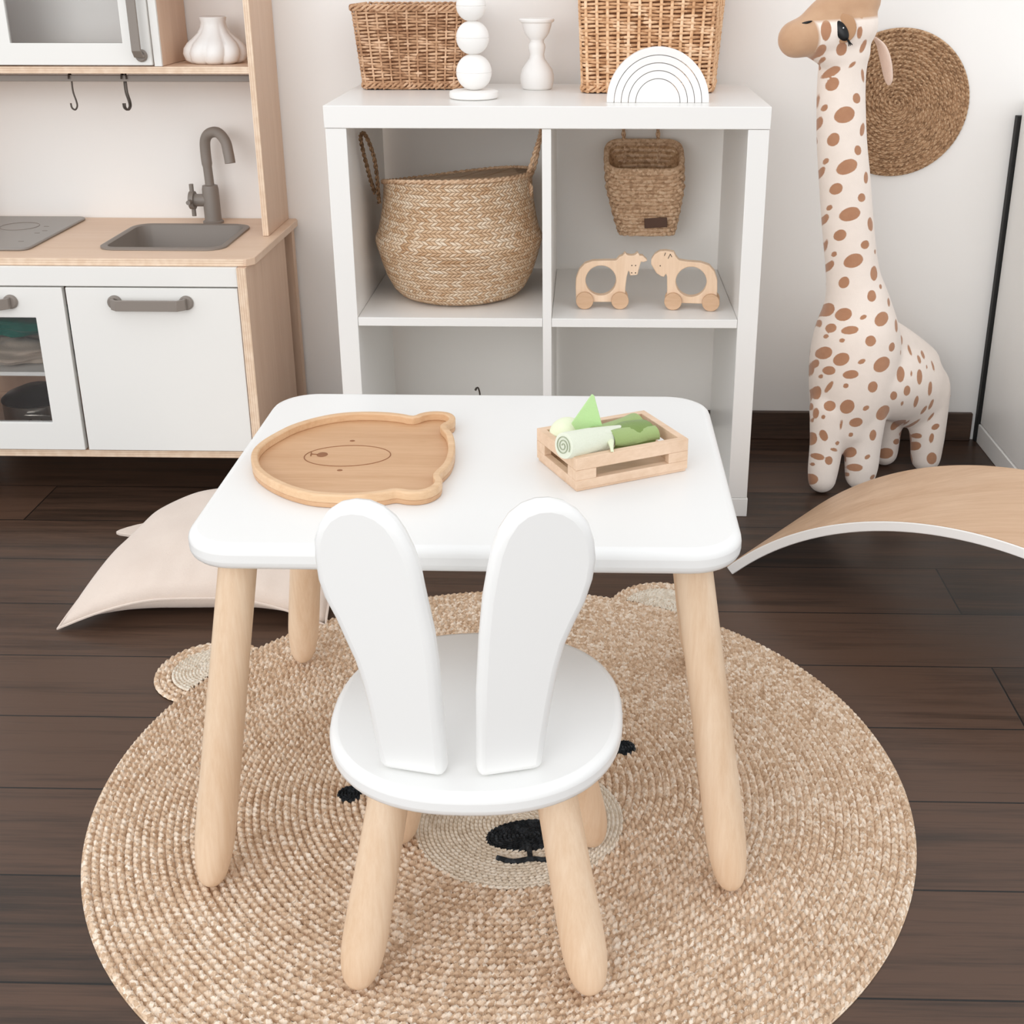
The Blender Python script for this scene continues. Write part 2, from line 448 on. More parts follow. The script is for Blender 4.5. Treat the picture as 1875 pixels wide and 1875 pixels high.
# ------------------------------------------------------------------ cube shelf
t = thing('cube_shelf', (0, .2, 0), 'white four-cube shelf unit against the back wall behind the table', 'shelf')
hw = .385
m = M_['white_melamine']
MB().box((-hw, 0, .732), (hw, .39, .77)).obj('top_board', m, t, .0012)
MB().box((-hw, 0, .0), (hw, .39, .038)).obj('bottom_board', m, t, .0012)
for s in (-1, 1):
    a, b = sorted((s*(hw-.0015), s*.347)); MB().box((a, .0012, .0385), (b, .39, .7315)).obj('side_panel', m, t, .001)
MB().box((-.008, .002, .0385), (.008, .388, .7315)).obj('divider', m, t, .0008)
MB().box((-.3465, .002, .377), (-.0085, .388, .393)).obj('shelf_board', m, t, .0008)
MB().box((.0085, .002, .377), (.3465, .388, .393)).obj('shelf_board', m, t, .0008)

# ------------------------------------------------------------------ white cabinet at the right edge
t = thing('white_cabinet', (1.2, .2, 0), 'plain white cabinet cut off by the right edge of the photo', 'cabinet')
MB().box((.9455, .0, .045), (1.45, .402, .74)).obj('cabinet_body', M_['white_melamine'], t, .002)
MB().box((.9425, -.004, 0), (1.455, .404, .043)).obj('plinth', M_['white_melamine'], t, .0015)
MB().box((.9385, .4045, 0.001), (1.45, .420, .708)).obj('gap_shade_strip', M_['dark_gap'], t, .001)['label'] = 'black strip standing in for the shaded gap at the wall'  # shade in the gap between cabinet and wall, built as a solid black strip

# ------------------------------------------------------------------ rug
RC = (-.031, -.837); ph0 = math.radians(16.9)
def RF(u, v): return (RC[0]+u*math.cos(ph0)-v*math.sin(ph0), RC[1]+u*math.sin(ph0)+v*math.cos(ph0))
t = thing('bear_rug', (RC[0], RC[1], 0), 'round braided jute rug shaped like a bear head, under the table', 'rug')
mx, my = -.006, -.917; nx, ny = .006, -.943; EY = ((.128, -.760), (-.228, -.868))
def in_ell(C, cx, cy, rx, ry, rot):
    x, y = C[:, 0]-cx, C[:, 1]-cy; u = x*math.cos(rot)+y*math.sin(rot); w = -x*math.sin(rot)+y*math.cos(rot); return (u/rx)**2+(w/ry)**2 < 1
def cl_main(C): return ~(in_ell(C, mx, my, .1285, .1165, ph0) | in_ell(C, *EY[0], .0145, .0145, 0) | in_ell(C, *EY[1], .0145, .0145, 0))
V, F = braid(RC[0], RC[1], .522, .00945, .0012, .0076, pitch=.0100, step=.0021, clip=cl_main)
np_obj('braided_round', V, F, M_['jute'], t)
MB().lathe([(.5215, .0003), (.5215, .0016)], (RC[0], RC[1], 0), 160).obj('backing', M_['jute'], t)
for d, uo in ((139.5, -1), (47+16.9, 1)):
    a = math.radians(d + (11 if uo < 0 else 0)); ex, ey = RC[0]+.525*math.cos(a), RC[1]+.525*math.sin(a)
    def cl(C, ex=ex, ey=ey): return (np.hypot(C[:, 0]-RC[0], C[:, 1]-RC[1]) > .518)
    V, F = braid(ex, ey, .086, .0086, .0006, .0062, clip=cl)
    eo = np_obj('ear', V, F, M_['jute'], t)
    V, F = braid(ex, ey, .060, .005, .004, .004, clip=cl, step=.002, pitch=.007)
    np_obj('inner_ear', V, F, M_['cream_jute'], eo)['label'] = 'cream inner ear'
V, F = braid(mx, my, .130, .0052, .0045, .0040, ry=.118, rot=ph0, step=.002, pitch=.008, clip=lambda C: ~in_ell(C, nx, ny, .0515, .0275, math.radians(9)))
np_obj('muzzle', V, F, M_['cream_jute'], t)['label'] = 'cream oval muzzle'
V, F = braid(nx, ny, .053, .0053, .0048, .0042, ry=.029, rot=math.radians(9), step=.002, pitch=.008)
np_obj('nose', V, F, M_['black_jute'], t)['label'] = 'black oval nose'
mo = MB(); mo.tube([(.008, -.968, .0080), (.010, -.984, .0080)], .0032, 8)
mo.tube(smooth_path([(-.030, -.986, .0080), (-.010, -.992, .0080), (.011, -.987, .0080), (.030, -.988, .0080), (.046, -.976, .0080)], 5), .0032, 8)
mo.obj('mouth', M_['black_jute'], t)
for ex, ey in EY:
    V, F = braid(ex, ey, .0155, .004, .0045, .0042, step=.0018, pitch=.006); np_obj('eye', V, F, M_['black_jute'], t)['label'] = 'black eye'

# ------------------------------------------------------------------ tapered round leg
def leg(top, bot, r_top, r_low, tip=.075):
    top, bot = Vector(top), Vector(bot); d = bot-top; L = d.length; d.normalize()
    prof = [(0, r_top), (.3, r_top+(r_low-r_top)*.35), (.6, r_top+(r_low-r_top)*.8), (1-tip/L*1.15, r_low)]
    pts = []; rad = []
    for q, r in prof: pts.append(top+d*L*q); rad.append(r)
    r0 = .38
    for k in range(1, 13):
        a = k/12*PI/2; q = L-tip + tip*math.sin(a)
        pts.append(top+d*q); rad.append(max(.0015, r_low*math.cos(a)**.62))
    return MB().tube(pts, rad, 28)

# ------------------------------------------------------------------ children's table
t = thing('kids_table', (-.058, -.787, 0), 'low white-topped table with round beech legs in the middle', 'table')
ZT = .44
MB().solid(rrect(-.3566, -1.0298, .240, -.543, .058, 10), (), (ZT-.0295, ZT), FZ).obj('tabletop', M_['white'], t, .0105, 5)
for (tx, ty), (bx, by) in zip(((-.302, -.985), (.187, -.985), (-.304, -.612), (.192, -.612)), ((-.358, -1.040), (.245, -1.032), (-.357, -.553), (.245, -.553))):
    leg((tx, ty, ZT-.0290), (bx, by, .0092), .0205, .0228).obj('leg', M_['beech'], t)

# ------------------------------------------------------------------ bunny-ear chair
t = thing('bunny_chair', (-.039, -1.072, 0), 'small white chair with bunny-ear backrest and beech legs on the rug', 'chair')
seat = [(-.039+.152*math.copysign(abs(math.cos(a))**.86, math.cos(a)), -1.072+.153*math.copysign(abs(math.sin(a))**.86, math.sin(a))) for a in [2*PI*k/72 for k in range(72)]]
MB().solid(seat, (), (.254, .28), FZ).obj('seat', M_['white'], t, .009, 4)
for (tx, ty), (bx, by) in zip(((-.118, -1.140), (.040, -1.140), (-.118, -1.005), (.040, -1.005)), ((-.162, -1.188), (.083, -1.190), (-.150, -.957), (.086, -.957))):
    leg((tx, ty, .2535), (bx, by, .0105), .0205, .0235, .06).obj('leg', M_['beech'], t)
EL = [(-.0625,-.006),(-.0678,.0324),(-.0721,.0743),(-.0758,.0987),(-.0811,.1224),(-.0899,.1472),(-.097,.1679),(-.1058,.1882),(-.1103,.2068),(-.1115,.2275),(-.1106,.2485),(-.1051,.2635),(-.0963,.2764),(-.0845,.2852),(-.0715,.2890),(-.0581,.2890),(-.0452,.2845),(-.0342,.2755),(-.0266,.2638),(-.0191,.2464),(-.0136,.227),(-.0106,.205),(-.0074,.1846),(-.0035,.16),(-.0008,.1269),(.0,.0864),(.0017,.0448),(.0026,-.004)]
ER = [(-.0008,-.004),(.0004,.0451),(.0019,.097),(.0061,.1563),(.0106,.198),(.0153,.2237),(.0199,.2458),(.0267,.2644),(.0365,.2794),(.0477,.2879),(.0605,.2917),(.0733,.2912),(.0861,.2868),(.0975,.278),(.1074,.2642),(.1126,.247),(.1142,.2283),(.1114,.2078),(.1049,.1855),(.0949,.1635),(.0864,.1429),(.0796,.1156),(.0726,.0754),(.0672,.038),(.0625,-.007)]
for P, x0, a in ((EL, -.063, -.22), (ER, -.027, .26)):
    ux = Vector((1, a, 0)).normalized(); uz = Vector((0, -.07, 1)).normalized(); wn = uz.cross(ux).normalized()
    if wn.y < 0: wn = -wn
    o0 = Vector((x0, -1.199, .280))
    def fr(u, v, w, ux=ux, uz=uz, wn=wn, o0=o0):
        return o0 + ux*u + uz*max(v, .0002) + wn*w
    MB().solid(P, (), (0, .021), fr).obj('ear_backrest', M_['white'], t, .0082, 3, 40)

# ------------------------------------------------------------------ things on the table (heights from the table top)
C0 = Vector((.0707, -2.1725, 1.0141)); kk = .983
def tb(x, y): return (C0.x+(x-C0.x)*kk, C0.y+(y-C0.y)*kk)
to = [(-.332,-.805),(-.337,-.776),(-.333,-.746),(-.322,-.716),(-.309,-.690),(-.289,-.667),(-.266,-.650),(-.243,-.641),(-.217,-.638),(-.191,-.640),(-.170,-.646),(-.156,-.652),(-.148,-.643),(-.136,-.636),(-.121,-.635),(-.108,-.641),(-.100,-.655),(-.100,-.672),(-.108,-.688),(-.098,-.712),(-.091,-.746),(-.088,-.782),(-.090,-.815),(-.098,-.846),(-.094,-.862),(-.095,-.878),(-.103,-.893),(-.116,-.901),(-.131,-.901),(-.143,-.897),(-.154,-.902),(-.172,-.908),(-.193,-.912),(-.215,-.911),(-.238,-.907),(-.262,-.895),(-.282,-.880),(-.302,-.860),(-.320,-.835)]
to = [tb(*p) for p in to]
def shrink(P, d):
    o = []; n = len(P)
    for i in range(n):
        a, b = Vector(P[i-1]), Vector(P[(i+1) % n]); q = (b-a).normalized(); nn = Vector((-q.y, q.x)); o.append((P[i][0]+nn.x*d, P[i][1]+nn.y*d))
    return o
ar = sum(to[i-1][0]*to[i][1]-to[i][0]*to[i-1][1] for i in range(len(to)))
if ar < 0: to = to[::-1]
outer = smooth_loop(to, 3); inner = shrink(outer, .0085)
t = thing('bear_tray', (tb(-.215, -.78)[0], tb(-.215, -.78)[1], ZT), 'wooden bear-head tray on the left half of the white table', 'tray')
MB().solid(shrink(outer, .0005), (), (ZT+.0002, ZT+.006), FZ).obj('tray_base', M_['bamboo'], t, .0012)
MB().solid(outer, [inner[::-1]], (ZT+.0055, ZT+.0165), FZ).obj('rim', wood('light_bamboo_rim', (224, 190, 152), (204, 164, 124), 'x', .42, 110), t, .0018)
def ring(cx, cy, rx, ry, rot, r, z):
    pts = [(x, y, z) for x, y in circ(cx, cy, rx, 64, ry, rot)]; return MB().tube(pts, r, 6, closed=True)
c = tb(-.222, -.769)
ring(c[0], c[1], .052, .033, .08, .0007, ZT+.0060).obj('engraved_muzzle', M_['engraved'], t)
c = tb(-.254, -.766); b = MB().ball((c[0], c[1], ZT+.006), (.0068, .0078, .0008), 20, 8); b.tube([(c[0]-.006, c[1], ZT+.0062), (c[0]-.014, c[1]+.001, ZT+.0062)], .0008, 6); b.tube([(c[0]-.013, c[1]-.005, ZT+.0062), (c[0]-.0145, c[1]+.006, ZT+.0062)], .0008, 6)
b.obj('engraved_nose', M_['engraved'], t)
for p in ((-.225, -.719), (-.223, -.815)):
    c = tb(*p); MB().ball((c[0], c[1], ZT+.006), (.0034, .0026, .0008), 14, 8).obj('engraved_eye', M_['engraved'], t)

# crate
fc = Vector((*tb(.061, -.860), ZT)); ang = math.radians(26.6); LX, LY, HH = .1475, .108, .0415
ux = Vector((math.cos(ang), math.sin(ang), 0)); uy = Vector((-math.sin(ang), math.cos(ang), 0))
cc = fc + ux*LX/2 + uy*LY/2
def CR(u, v, z): return fc + ux*u + uy*v + Vector((0, 0, z))
mtx = Matrix(((ux.x, uy.x, 0, fc.x), (ux.y, uy.y, 0, fc.y), (0, 0, 1, fc.z), (0, 0, 0, 1)))
t = thing('wooden_crate', tuple(Vector((cc.x, cc.y, ZT))), 'small pale wooden crate of felt vegetables on the table', 'crate')
th = .009; wm = M_['crate_wood']
MB().box((.0015, .0015, .0002), (LX-.0015, LY-.0015, .0035), mtx).obj('crate_base', wm, t, .0005)
for z0, z1 in ((.0035, .014), (.0265, HH)):
    for v0 in (0, LY-th): MB().box((0, v0, z0), (LX, v0+th, z1), mtx).obj('slat', wm, t, .0006)
    for u0 in (0, LX-th): MB().box((u0, th+.0001, z0), (u0+th, LY-th-.0001, z1), mtx).obj('slat', wm, t, .0006)
for u0 in (0, LX-.026):
    for v0 in (0, LY-th): MB().box((u0, v0, .0141), (u0+.026, v0+th, .0264), mtx).obj('corner_block', wm, t, .0004)
for v0 in (th+.0001, LY-th-.0131):
    for u0 in (0, LX-th): MB().box((u0, v0, .0141), (u0+th, v0+.013, .0264), mtx).obj('corner_block', wm, t, .0004)

# felt leek
A = Vector((*tb(.046, -.850), ZT+.0535)); B = CR(.116, .052, .034)
d = (B-A).normalized(); side = Vector((0, 0, 1)).cross(d).normalized(); upv = d.cross(side)
t = thing('felt_leek', tuple((A+B)/2), 'felt leek with white rolled end lying across the crate corner', 'toy vegetable')
L = (B-A).length
st = MB(); st.tube([A+d*(L*q) for q in (0, .006, .03, .3, .52)], [.0125, .0150, .0155, .0165, .0155], 24); st.obj('white_stalk', M_['felt_white'], t)
rp = []
for k in range(60):
    a = k/60*2*PI*2.6; r = .0015+.0105*k/60; rp.append(A - d*.0008 + side*r*math.cos(a) + upv*r*math.sin(a))
MB().tube(rp, .0006, 6).obj('rolled_end', M_['felt_line'], t)['label'] = 'spiral of rolled felt at the cut end'
def leaf(base, dr, length, width, curl, wid_dir, updir, thick=.0016, n=14, tipw=.25):
    mb = MB(); v = []; f = []
    for i in range(n+1):
        q = i/n; wdt = width*(math.sin(PI*min(1, .25+q*.75))**.8*(1-q)+tipw*q)
        c_ = base + dr*length*q + updir*(curl*q*q)
        for j in range(7):
            s = (j/6-.5)*2; p = c_ + wid_dir*wdt*s + updir*(-.35*wdt*s*s); v += [p + updir*thick/2, p - updir*thick/2]
    for i in range(n):
        for j in range(6):
            a = (i*7+j)*2; b = ((i+1)*7+j)*2; f += [(a, a+2, b+2, b), (a+1, b+1, b+3, a+3)]
        a = i*14; b = a+14; f += [(a, b, b+1, a+1), (a+12, a+13, b+13, b+12)]
    f += [tuple(range(0, 14, 2))+tuple(range(13, 0, -2)), tuple(n*14+k for k in range(12, -1, -2))+tuple(n*14+k for k in range(1, 14, 2))]
    mb.add(v, f); return mb
leaf(A+d*L*.40+upv*.0150, d, L*.40, .0135, -.0005, side, upv).obj('leaf', M_['felt_white'], t, smooth=60)
gb = MB(); gb.tube([A+d*(L*q)+upv*o_ for q, o_ in ((.50, -.001), (.6, 0), (.8, .002), (1.0, .001), (1.03, 0))], [.0135, .0175, .021, .0215, .017], 20, flat=.78); gb.obj('green_top', M_['felt_dark'], t)
leaf(A+d*L*.46+side*.010+upv*.0125, (d+side*.16).normalized(), L*.60, .0165, .006, side, upv, tipw=.75).obj('leaf', M_['felt_green'], t, smooth=60)['label'] = 'broad green leaf behind'
leaf(A+d*L*.50-side*.0155+upv*.008, (d-side*.06).normalized(), L*.52, .012, .002, (side*.6+upv*.8).normalized(), (upv*.6-side*.8).normalized(), tipw=.75).obj('leaf', M_['felt_green'], t, smooth=60)
leaf(A+d*L*.52-side*.004+upv*.009, (-d*.55-side*.75-upv*.25).normalized(), L*.26, .006, -.003, (d*.8-side*.4).normalized(), upv, tipw=.3).obj('leaf', M_['felt_pale'], t, smooth=60)['label'] = 'pale leaf folded over the crate rim'
# felt onion with leaf
oc = CR(.030, .0845, .036)
t = thing('felt_onion', tuple(oc), 'round pale green felt onion with one upright leaf, in the crate', 'toy vegetable')
MB().ball(oc, (.0225, .0225, .0215), 32, 20).obj('bulb', M_['felt_pale'], t)
lf = [(.0545, .492), (.0785, .5285), (.0815, .527), (.094, .480), (.066, .474)]
ly = tb(0, -.79)[1]
MB().solid([(C0.x+(x-C0.x)*kk, z+.006) for x, z in lf][::-1], (), (ly, ly+.003), FY).obj('leaf', M_['felt_leaf'], t, .0006)['label'] = 'bright green pointed leaf'

# ------------------------------------------------------------------ balance board (arched, resting on its two ends)
x0, y0, ph, LL, HB, WD, TH = .331, -.242, -.663, .872, .191, .294, .017
R_ = (LL*LL/4+HB*HB)/(2*HB); aa = math.asin(LL/2/R_)
dv = Vector((math.cos(ph), math.sin(ph), 0)); nv = Vector((-math.sin(ph), math.cos(ph), 0))
ends = Vector((x0, y0, 0)) + dv*LL/2 + nv*WD/2
t = thing('balance_board', tuple(ends), 'curved wooden balance board standing as an arch beside the giraffe', 'balance board')
def arcsolid(r0, r1, t0, t1, n=64):
    mb = MB(); v = []; f = []
    for i in range(n+1):
        an = -aa + 2*aa*i/n
        for rr, tt in ((r0, t0), (r1, t0), (r1, t1), (r0, t1)):
            s = LL/2+rr*math.sin(an); z = HB-R_+rr*math.cos(an)
            v.append(Vector((x0, y0, 0))+dv*s+nv*tt+Vector((0, 0, max(z, .0006))))
    for i in range(n):
        for k in range(4): f.append((4*i+k, 4*i+(k+1) % 4, 4*i+4+(k+1) % 4, 4*i+4+k))
    f += [(0, 1, 2, 3), (4*n+3, 4*n+2, 4*n+1, 4*n)]
    return mb.add(v, f)
arcsolid(R_, R_+TH-.0006, .0, WD).obj('white_board_core', M_['white_matt'], t, .0015, 2, 50)
arcsolid(R_+TH-.0004, R_+TH+.0006, .0015, WD-.0015).obj('wood_face', M_['board_wood'], t, 0, 2, 50)

# ------------------------------------------------------------------ floor pillow
t = thing('floor_pillow', (-.56, -.25, 0), 'blush cotton cushion lying on the floor left of the table', 'cushion')
cn = [Vector((-.772, -.462, 0)), Vector((-.345, -.440, 0)), Vector((-.305, -.020, 0)), Vector((-.722, .005, 0))]
def pil(top):
    n = 48; v = []; f = []
    rs = random.Random(3)
    for i in range(n+1):
        for j in range(n+1):
            u, w = i/n, j/n
            pinch = .045
            uu = u + (0.5-u)*pinch*math.sin(PI*w)*2*(1 if True else 0)*abs(2*u-1)**2
            ww = w + (0.5-w)*pinch*math.sin(PI*u)*2*abs(2*w-1)**2
            p = cn[0]*(1-uu)*(1-ww)+cn[1]*uu*(1-ww)+cn[2]*uu*ww+cn[3]*(1-uu)*ww
            e = (max(0, math.sin(PI*u))*max(0, math.sin(PI*w)))
            hgt = e**.42
            cr = .0035*math.sin(18*u+5*w)*math.sin(14*w+3)*(1-e)*e*3.2 + .004*math.sin(60*u)*math.exp(-w*9)*e**.3*(1 if w < .5 else 0)
            edge_z = .046 - .042*(1-min(1, 2.6*min(u, 1-u)))**1.7*(1-min(1, 2.6*min(w, 1-w)))**1.7
            z = edge_z + (.058*hgt + cr if top else -(edge_z-.0008)*min(1, hgt*1.25))
            v.append((p.x, p.y, max(z, .0008)))
    for i in range(n):
        for j in range(n):
            a = i*(n+1)+j; q = (a, a+n+1, a+n+2, a+1); f.append(q if top else q[::-1])
    return v, f
pm = MB(); v, f = pil(True); pm.add(v, f); v, f = pil(False); pm.add(v, f)
po = pm.obj('cushion_cover', M_['pillow'], t, smooth=180)
bmx = bmesh.new(); bmx.from_mesh(po.data); bmesh.ops.remove_doubles(bmx, verts=bmx.verts, dist=.0008); bmesh.ops.recalc_face_normals(bmx, faces=bmx.faces); bmx.to_mesh(po.data); bmx.free()
ed = []
for q in [(u, 0) for u in np.linspace(0, 1, 30)]+[(1, w) for w in np.linspace(0.03, 1, 30)]+[(u, 1) for u in np.linspace(.97, 0, 30)]+[(0, w) for w in np.linspace(.97, .03, 30)]:
    u, w = q; pinch = .045
    uu = u+(0.5-u)*pinch*math.sin(PI*w)*2*abs(2*u-1)**2; ww = w+(0.5-w)*pinch*math.sin(PI*u)*2*abs(2*w-1)**2
    p = cn[0]*(1-uu)*(1-ww)+cn[1]*uu*(1-ww)+cn[2]*uu*ww+cn[3]*(1-uu)*ww
    ed.append((p.x, p.y, .046-.041*(1-min(1, 2.6*min(u, 1-u)))**1.7*(1-min(1, 2.6*min(w, 1-w)))**1.7))
MB().tube(ed, .0022, 6, closed=True).obj('seam', M_['pillow'], t)
def flap(a, b, c, n=8):
    mb = MB(); mb.solid(smooth_loop([a, b, c], 5), (), (.020, .026), FZ); return mb
flap((-.735, -.105), (-.788, -.148), (-.715, -.160)).obj('corner_tab', M_['pillow'], t, .001)

# ------------------------------------------------------------------ play kitchen
KX0, KX1, KZ = -1.262, -.541, .49
t = thing('play_kitchen', (-.9, .23, 0), 'wooden play kitchen with white doors and grey sink at the left wall', 'play kitchen')
sink_o = rrect(-.860, .110, -.617, .343, .035, 6)
sink_i = rrect(-.848, .122, -.629, .331, .028, 6)
ct = [(KX0, .045), (-.556, .045), (-.543, .062), (KX1, .41), (-.546, .4205), (KX0, .4205)]
MB().solid(ct, [sink_i[::-1]], (.476, KZ), FZ).obj('worktop', M_['birch_top'], t, .0012)
MB().box((KX0+.004, .0445, .4765), (-.560, .0452, .4895)).obj('worktop_edge', M_['ply_z'], t)
# sink
sk = MB(); loops = [(sink_o, .4905), (sink_o, .4935), (rrect(-.853, .117, -.624, .336, .032, 6), .4955), (sink_i, .4930), (rrect(-.840, .130, -.637, .323, .03, 6), .435), (rrect(-.825, .145, -.652, .308, .025, 6), .425)]
v = []; f = []
for lp, z in loops: v += [(a, b, z) for a, b in lp]
n = len(sink_o)
for i in range(len(loops)-1):
    for k in range(n): f.append((i*n+k, i*n+(k+1) % n, (i+1)*n+(k+1) % n, (i+1)*n+k))
f.append(tuple((len(loops)-1)*n+k for k in range(n)))
sk.add(v, f); so = sk.obj('sink', M_['grey_plastic'], t, smooth=50)
# cooktop
co = MB().solid(rrect(-1.245, .100, -.985, .405, .018, 5), (), (.4903, .4955), FZ).obj('cooktop', M_['cooktop'], t, .002)
for cx, cy in ((-1.175, .30), (-1.175, .17), (-1.085, .30)): MB().tube([(x, y, .4956) for x, y in circ(cx, cy, .038, 40)], .0007, 5, closed=True).obj('burner_ring', M_['grey_plastic'], co)
for cx, cy in ((-1.022, .235), (-1.016, .258), (-1.022, .16), (-1.03, .30)): MB().box((cx-.005, cy-.0012, .4955), (cx+.005, cy+.0012, .4960)).obj('control_mark', M_['grey_plastic'], co)
# faucet
fx, fy = -.708, .372
fa = MB().lathe([(.021, .4901), (.021, .494), (.0175, .496), (.0172, .50), (.0168, .560), (.0155, .5675), (.0095, .569)], (fx, fy, 0), 28)
fa = fa.obj('faucet', M_['grey_plastic'], t, smooth=40)
gp = smooth_path([(fx, fy, .568), (fx-.001, fy, .60), (fx-.002, fy, .635), (fx+.001, fy-.003, .660), (fx+.013, fy-.010, .674), (fx+.033, fy-.020, .677), (fx+.050, fy-.032, .662), (fx+.057, fy-.042, .640), (fx+.060, fy-.046, .620)], 6)
MB().tube(gp, [.0092]*8+[.0106]*(len(gp)-8), 20).obj('spout', M_['grey_plastic'], fa)
kn = MB(); kn.tube([(fx-.010, fy, .537), (fx-.034, fy, .537)], .0130, 20); kn.tube([(fx-.034, fy, .537), (fx-.044, fy, .537)], .0185, 20)
kn.tube([(fx-.039, fy, .504), (fx-.039, fy, .570)], .0046, 12); kn.tube([(fx-.039, fy-.032, .537), (fx-.039, fy+.032, .537)], .0046, 12)
kn.obj('tap_knob', M_['grey_plastic'], fa)
# carcass
for xa, xb in ((-.572, -.5555), (KX0+.004, KX0+.0205)):
    MB().box((xa, .036, .0005), (xb, .345, .4755)).obj('side_panel', M_['birch'], t, .0008)
MB().box((-.5722, .0348, .001), (-.5553, .0358, .475)).obj('panel_edge', M_['ply_x'], t)
MB().box((KX0+.012, .385, .0005), (-.549, .4075, .4755)).obj('back_panel', M_['birch'], t, .0008)
MB().box((KX0+.0215, .046, .094), (-.573, .380, .1085)).obj('bottom_board', M_['birch'], t, .0006)
MB().box((KX0+.0215, .0450, .0942), (-.573, .0458, .1083)).obj('bottom_board_edge', M_['ply_z'], t)
MB().box((KX0+.0215, .038, .439), (-.573, .052, .4755)).obj('top_rail', M_['white_door'], t, .0008)
MB().box((-.904, .060, .108), (-.896, .38, .438)).obj('inner_partition', M_['white_door'], t, .0005)
MB().box((KX0+.0215, .075, .250), (-.905, .38, .258)).obj('oven_shelf', M_['white_door'], t, .0005)
def bar_handle(parent, p0, p1, out=.026, r=.0135, flat=.010):
    """arched grey pull between two round feet on a front that faces the room"""
    p0, p1 = Vector(p0), Vector(p1); dd = (p1-p0).normalized(); oo = Vector((0, -1, 0)); ss = dd.cross(oo)
    mb = MB()
    for p in (p0, p1): mb.tube([p, p+oo*.004, p+oo*.008], [r, r, r*.86], 24)
    path = [p0+oo*.006, p0+oo*out*.65, p0+dd*.010+oo*out, p1-dd*.010+oo*out, p1+oo*out*.65, p1+oo*.006]
    v = []; f = []; hw_, th_ = flat, .0028
    for i, q in enumerate(path):
        tn = (path[min(i+1, 5)]-path[max(i-1, 0)]).normalized(); nn = tn.cross(ss)
        for a, b_ in ((-1, -1), (1, -1), (1, 1), (-1, 1)): v.append(q+ss*hw_*a+nn*th_*b_)
    for i in range(5):
        for k in range(4): f.append((4*i+k, 4*i+(k+1) % 4, 4*i+4+(k+1) % 4, 4*i+4+k))
    f += [(0, 1, 2, 3), (23, 22, 21, 20)]
    mb.add(v, f)
    return mb.obj('handle', M_['grey_plastic'], parent, .0008, 2, 40)
dr = MB().box((-.8965, .038, .111), (-.5745, .052, .436)).obj('door', M_['white_door'], t, .0012)
bar_handle(dr, (-.806, .038, .409), (-.672, .038, .409))
ov = MB().solid([(-1.238, .111), (-.9035, .111), (-.9035, .436), (-1.238, .436)], [[(-1.185, .167), (-1.185, .378), (-.960, .378), (-.960, .167)]], (.038, .052), FY).obj('oven_door', M_['white_door'], t, .0010)
MB().box((-1.184, .0445, .168), (-.961, .0460, .377)).obj('window_pane', M_['glass'], ov)
bar_handle(ov, (-1.150, .038, .409), (-1.002, .038, .409))
# uprights, shelf, rail
for xa, xb in ((-.572, -.5605), (KX0+.02, KX0+.0315)):
    MB().box((xa, .243, KZ+.0005), (xb, .418, 1.09)).obj('upright', M_['birch'], t, .0008)
    MB().box((xa, .2420, KZ+.001), (xb, .2428, 1.089)).obj('upright_edge', M_['ply_x'], t)
MB().box((KX0+.032, .246, .8005), (-.5725, .418, .8135)).obj('upper_shelf', M_['birch_top'], t, .0006)
MB().box((KX0+.032, .2452, .8008), (-.5725, .2458, .8132)).obj('upper_shelf_edge', M_['ply_z'], t)
MB().box((KX0+.032, .265, .784), (-.5725, .275, .796)).obj('hook_rail', M_['grey_plastic'], t, .001)
MB().box((KX0+.032, .246, 1.076), (-.5725, .418, 1.089)).obj('upper_shelf', M_['birch_top'], t, .0006)
# microwave cupboard
MB().box((-.751, .252, .814), (-.737, .418, 1.0755)).obj('cupboard_side', M_['birch'], t, .0006)
MB().box((-.7512, .2445, .8140), (-.7368, .2515, 1.0755)).obj('white_edge_strip', M_['white_door'], t, .0006)
MB().box((KX0+.033, .400, .814), (-.752, .412, 1.0755)).obj('cupboard_back', M_['white_door'], t)
md = MB().solid([(KX0+.035, .8165), (-.7535, .8165), (-.7535, 1.073), (KX0+.035, 1.073)], [[(-1.020, .856), (-1.020, 1.04), (-.806, 1.04), (-.806, .856)]], (.240, .2505), FY).obj('cupboard_door', M_['white_door'], t, .0008)
MB().box((-1.019, .2445, .857), (-.807, .2460, 1.039)).obj('window_pane', M_['glass'], md)
bar_handle(md, (-.772, .240, .834), (-.772, .240, .985), flat=.0085, r=.0115)

# hooks on the rail
def hook(cx, cy, zt, label, tilt=0.0, twist=0.0):
    mb = MB(); ztop = zt
    P = [(0, -.008, -.004), (0, -.004, .004), (0, .003, .0045), (.001, .0055, -.004), (.001, .003, -.014), (.002, .001, -.030), (.006, .0, -.046), (.0065, .0, -.056), (.002, -.001, -.0625), (-.0035, -.002, -.0585), (-.0045, -.002, -.050)]
    mt = Matrix.Rotation(tilt, 4, 'Y') @ Matrix.Rotation(twist, 4, 'Z')
    mb.tube([Vector((cx, cy, ztop)) + mt @ Vector(p) for p in smooth_path(P, 5)], .0017, 8)
    o = mb.obj('s_hook', M_['dark_metal'], root=(cx, cy, zt)); tag(o, label, 'hook', 'hooks on the play kitchen rail'); return o
hook(-.926, .268, .7935, 'dark metal hook hanging alone on the rail, furthest from the sink')
hook(-.824, .268, .7935, 'front one of two dark metal hooks overlapping on the rail')
hook(-.818, .268, .7935, 'rear one of two dark metal hooks overlapping on the rail', .06, .5)

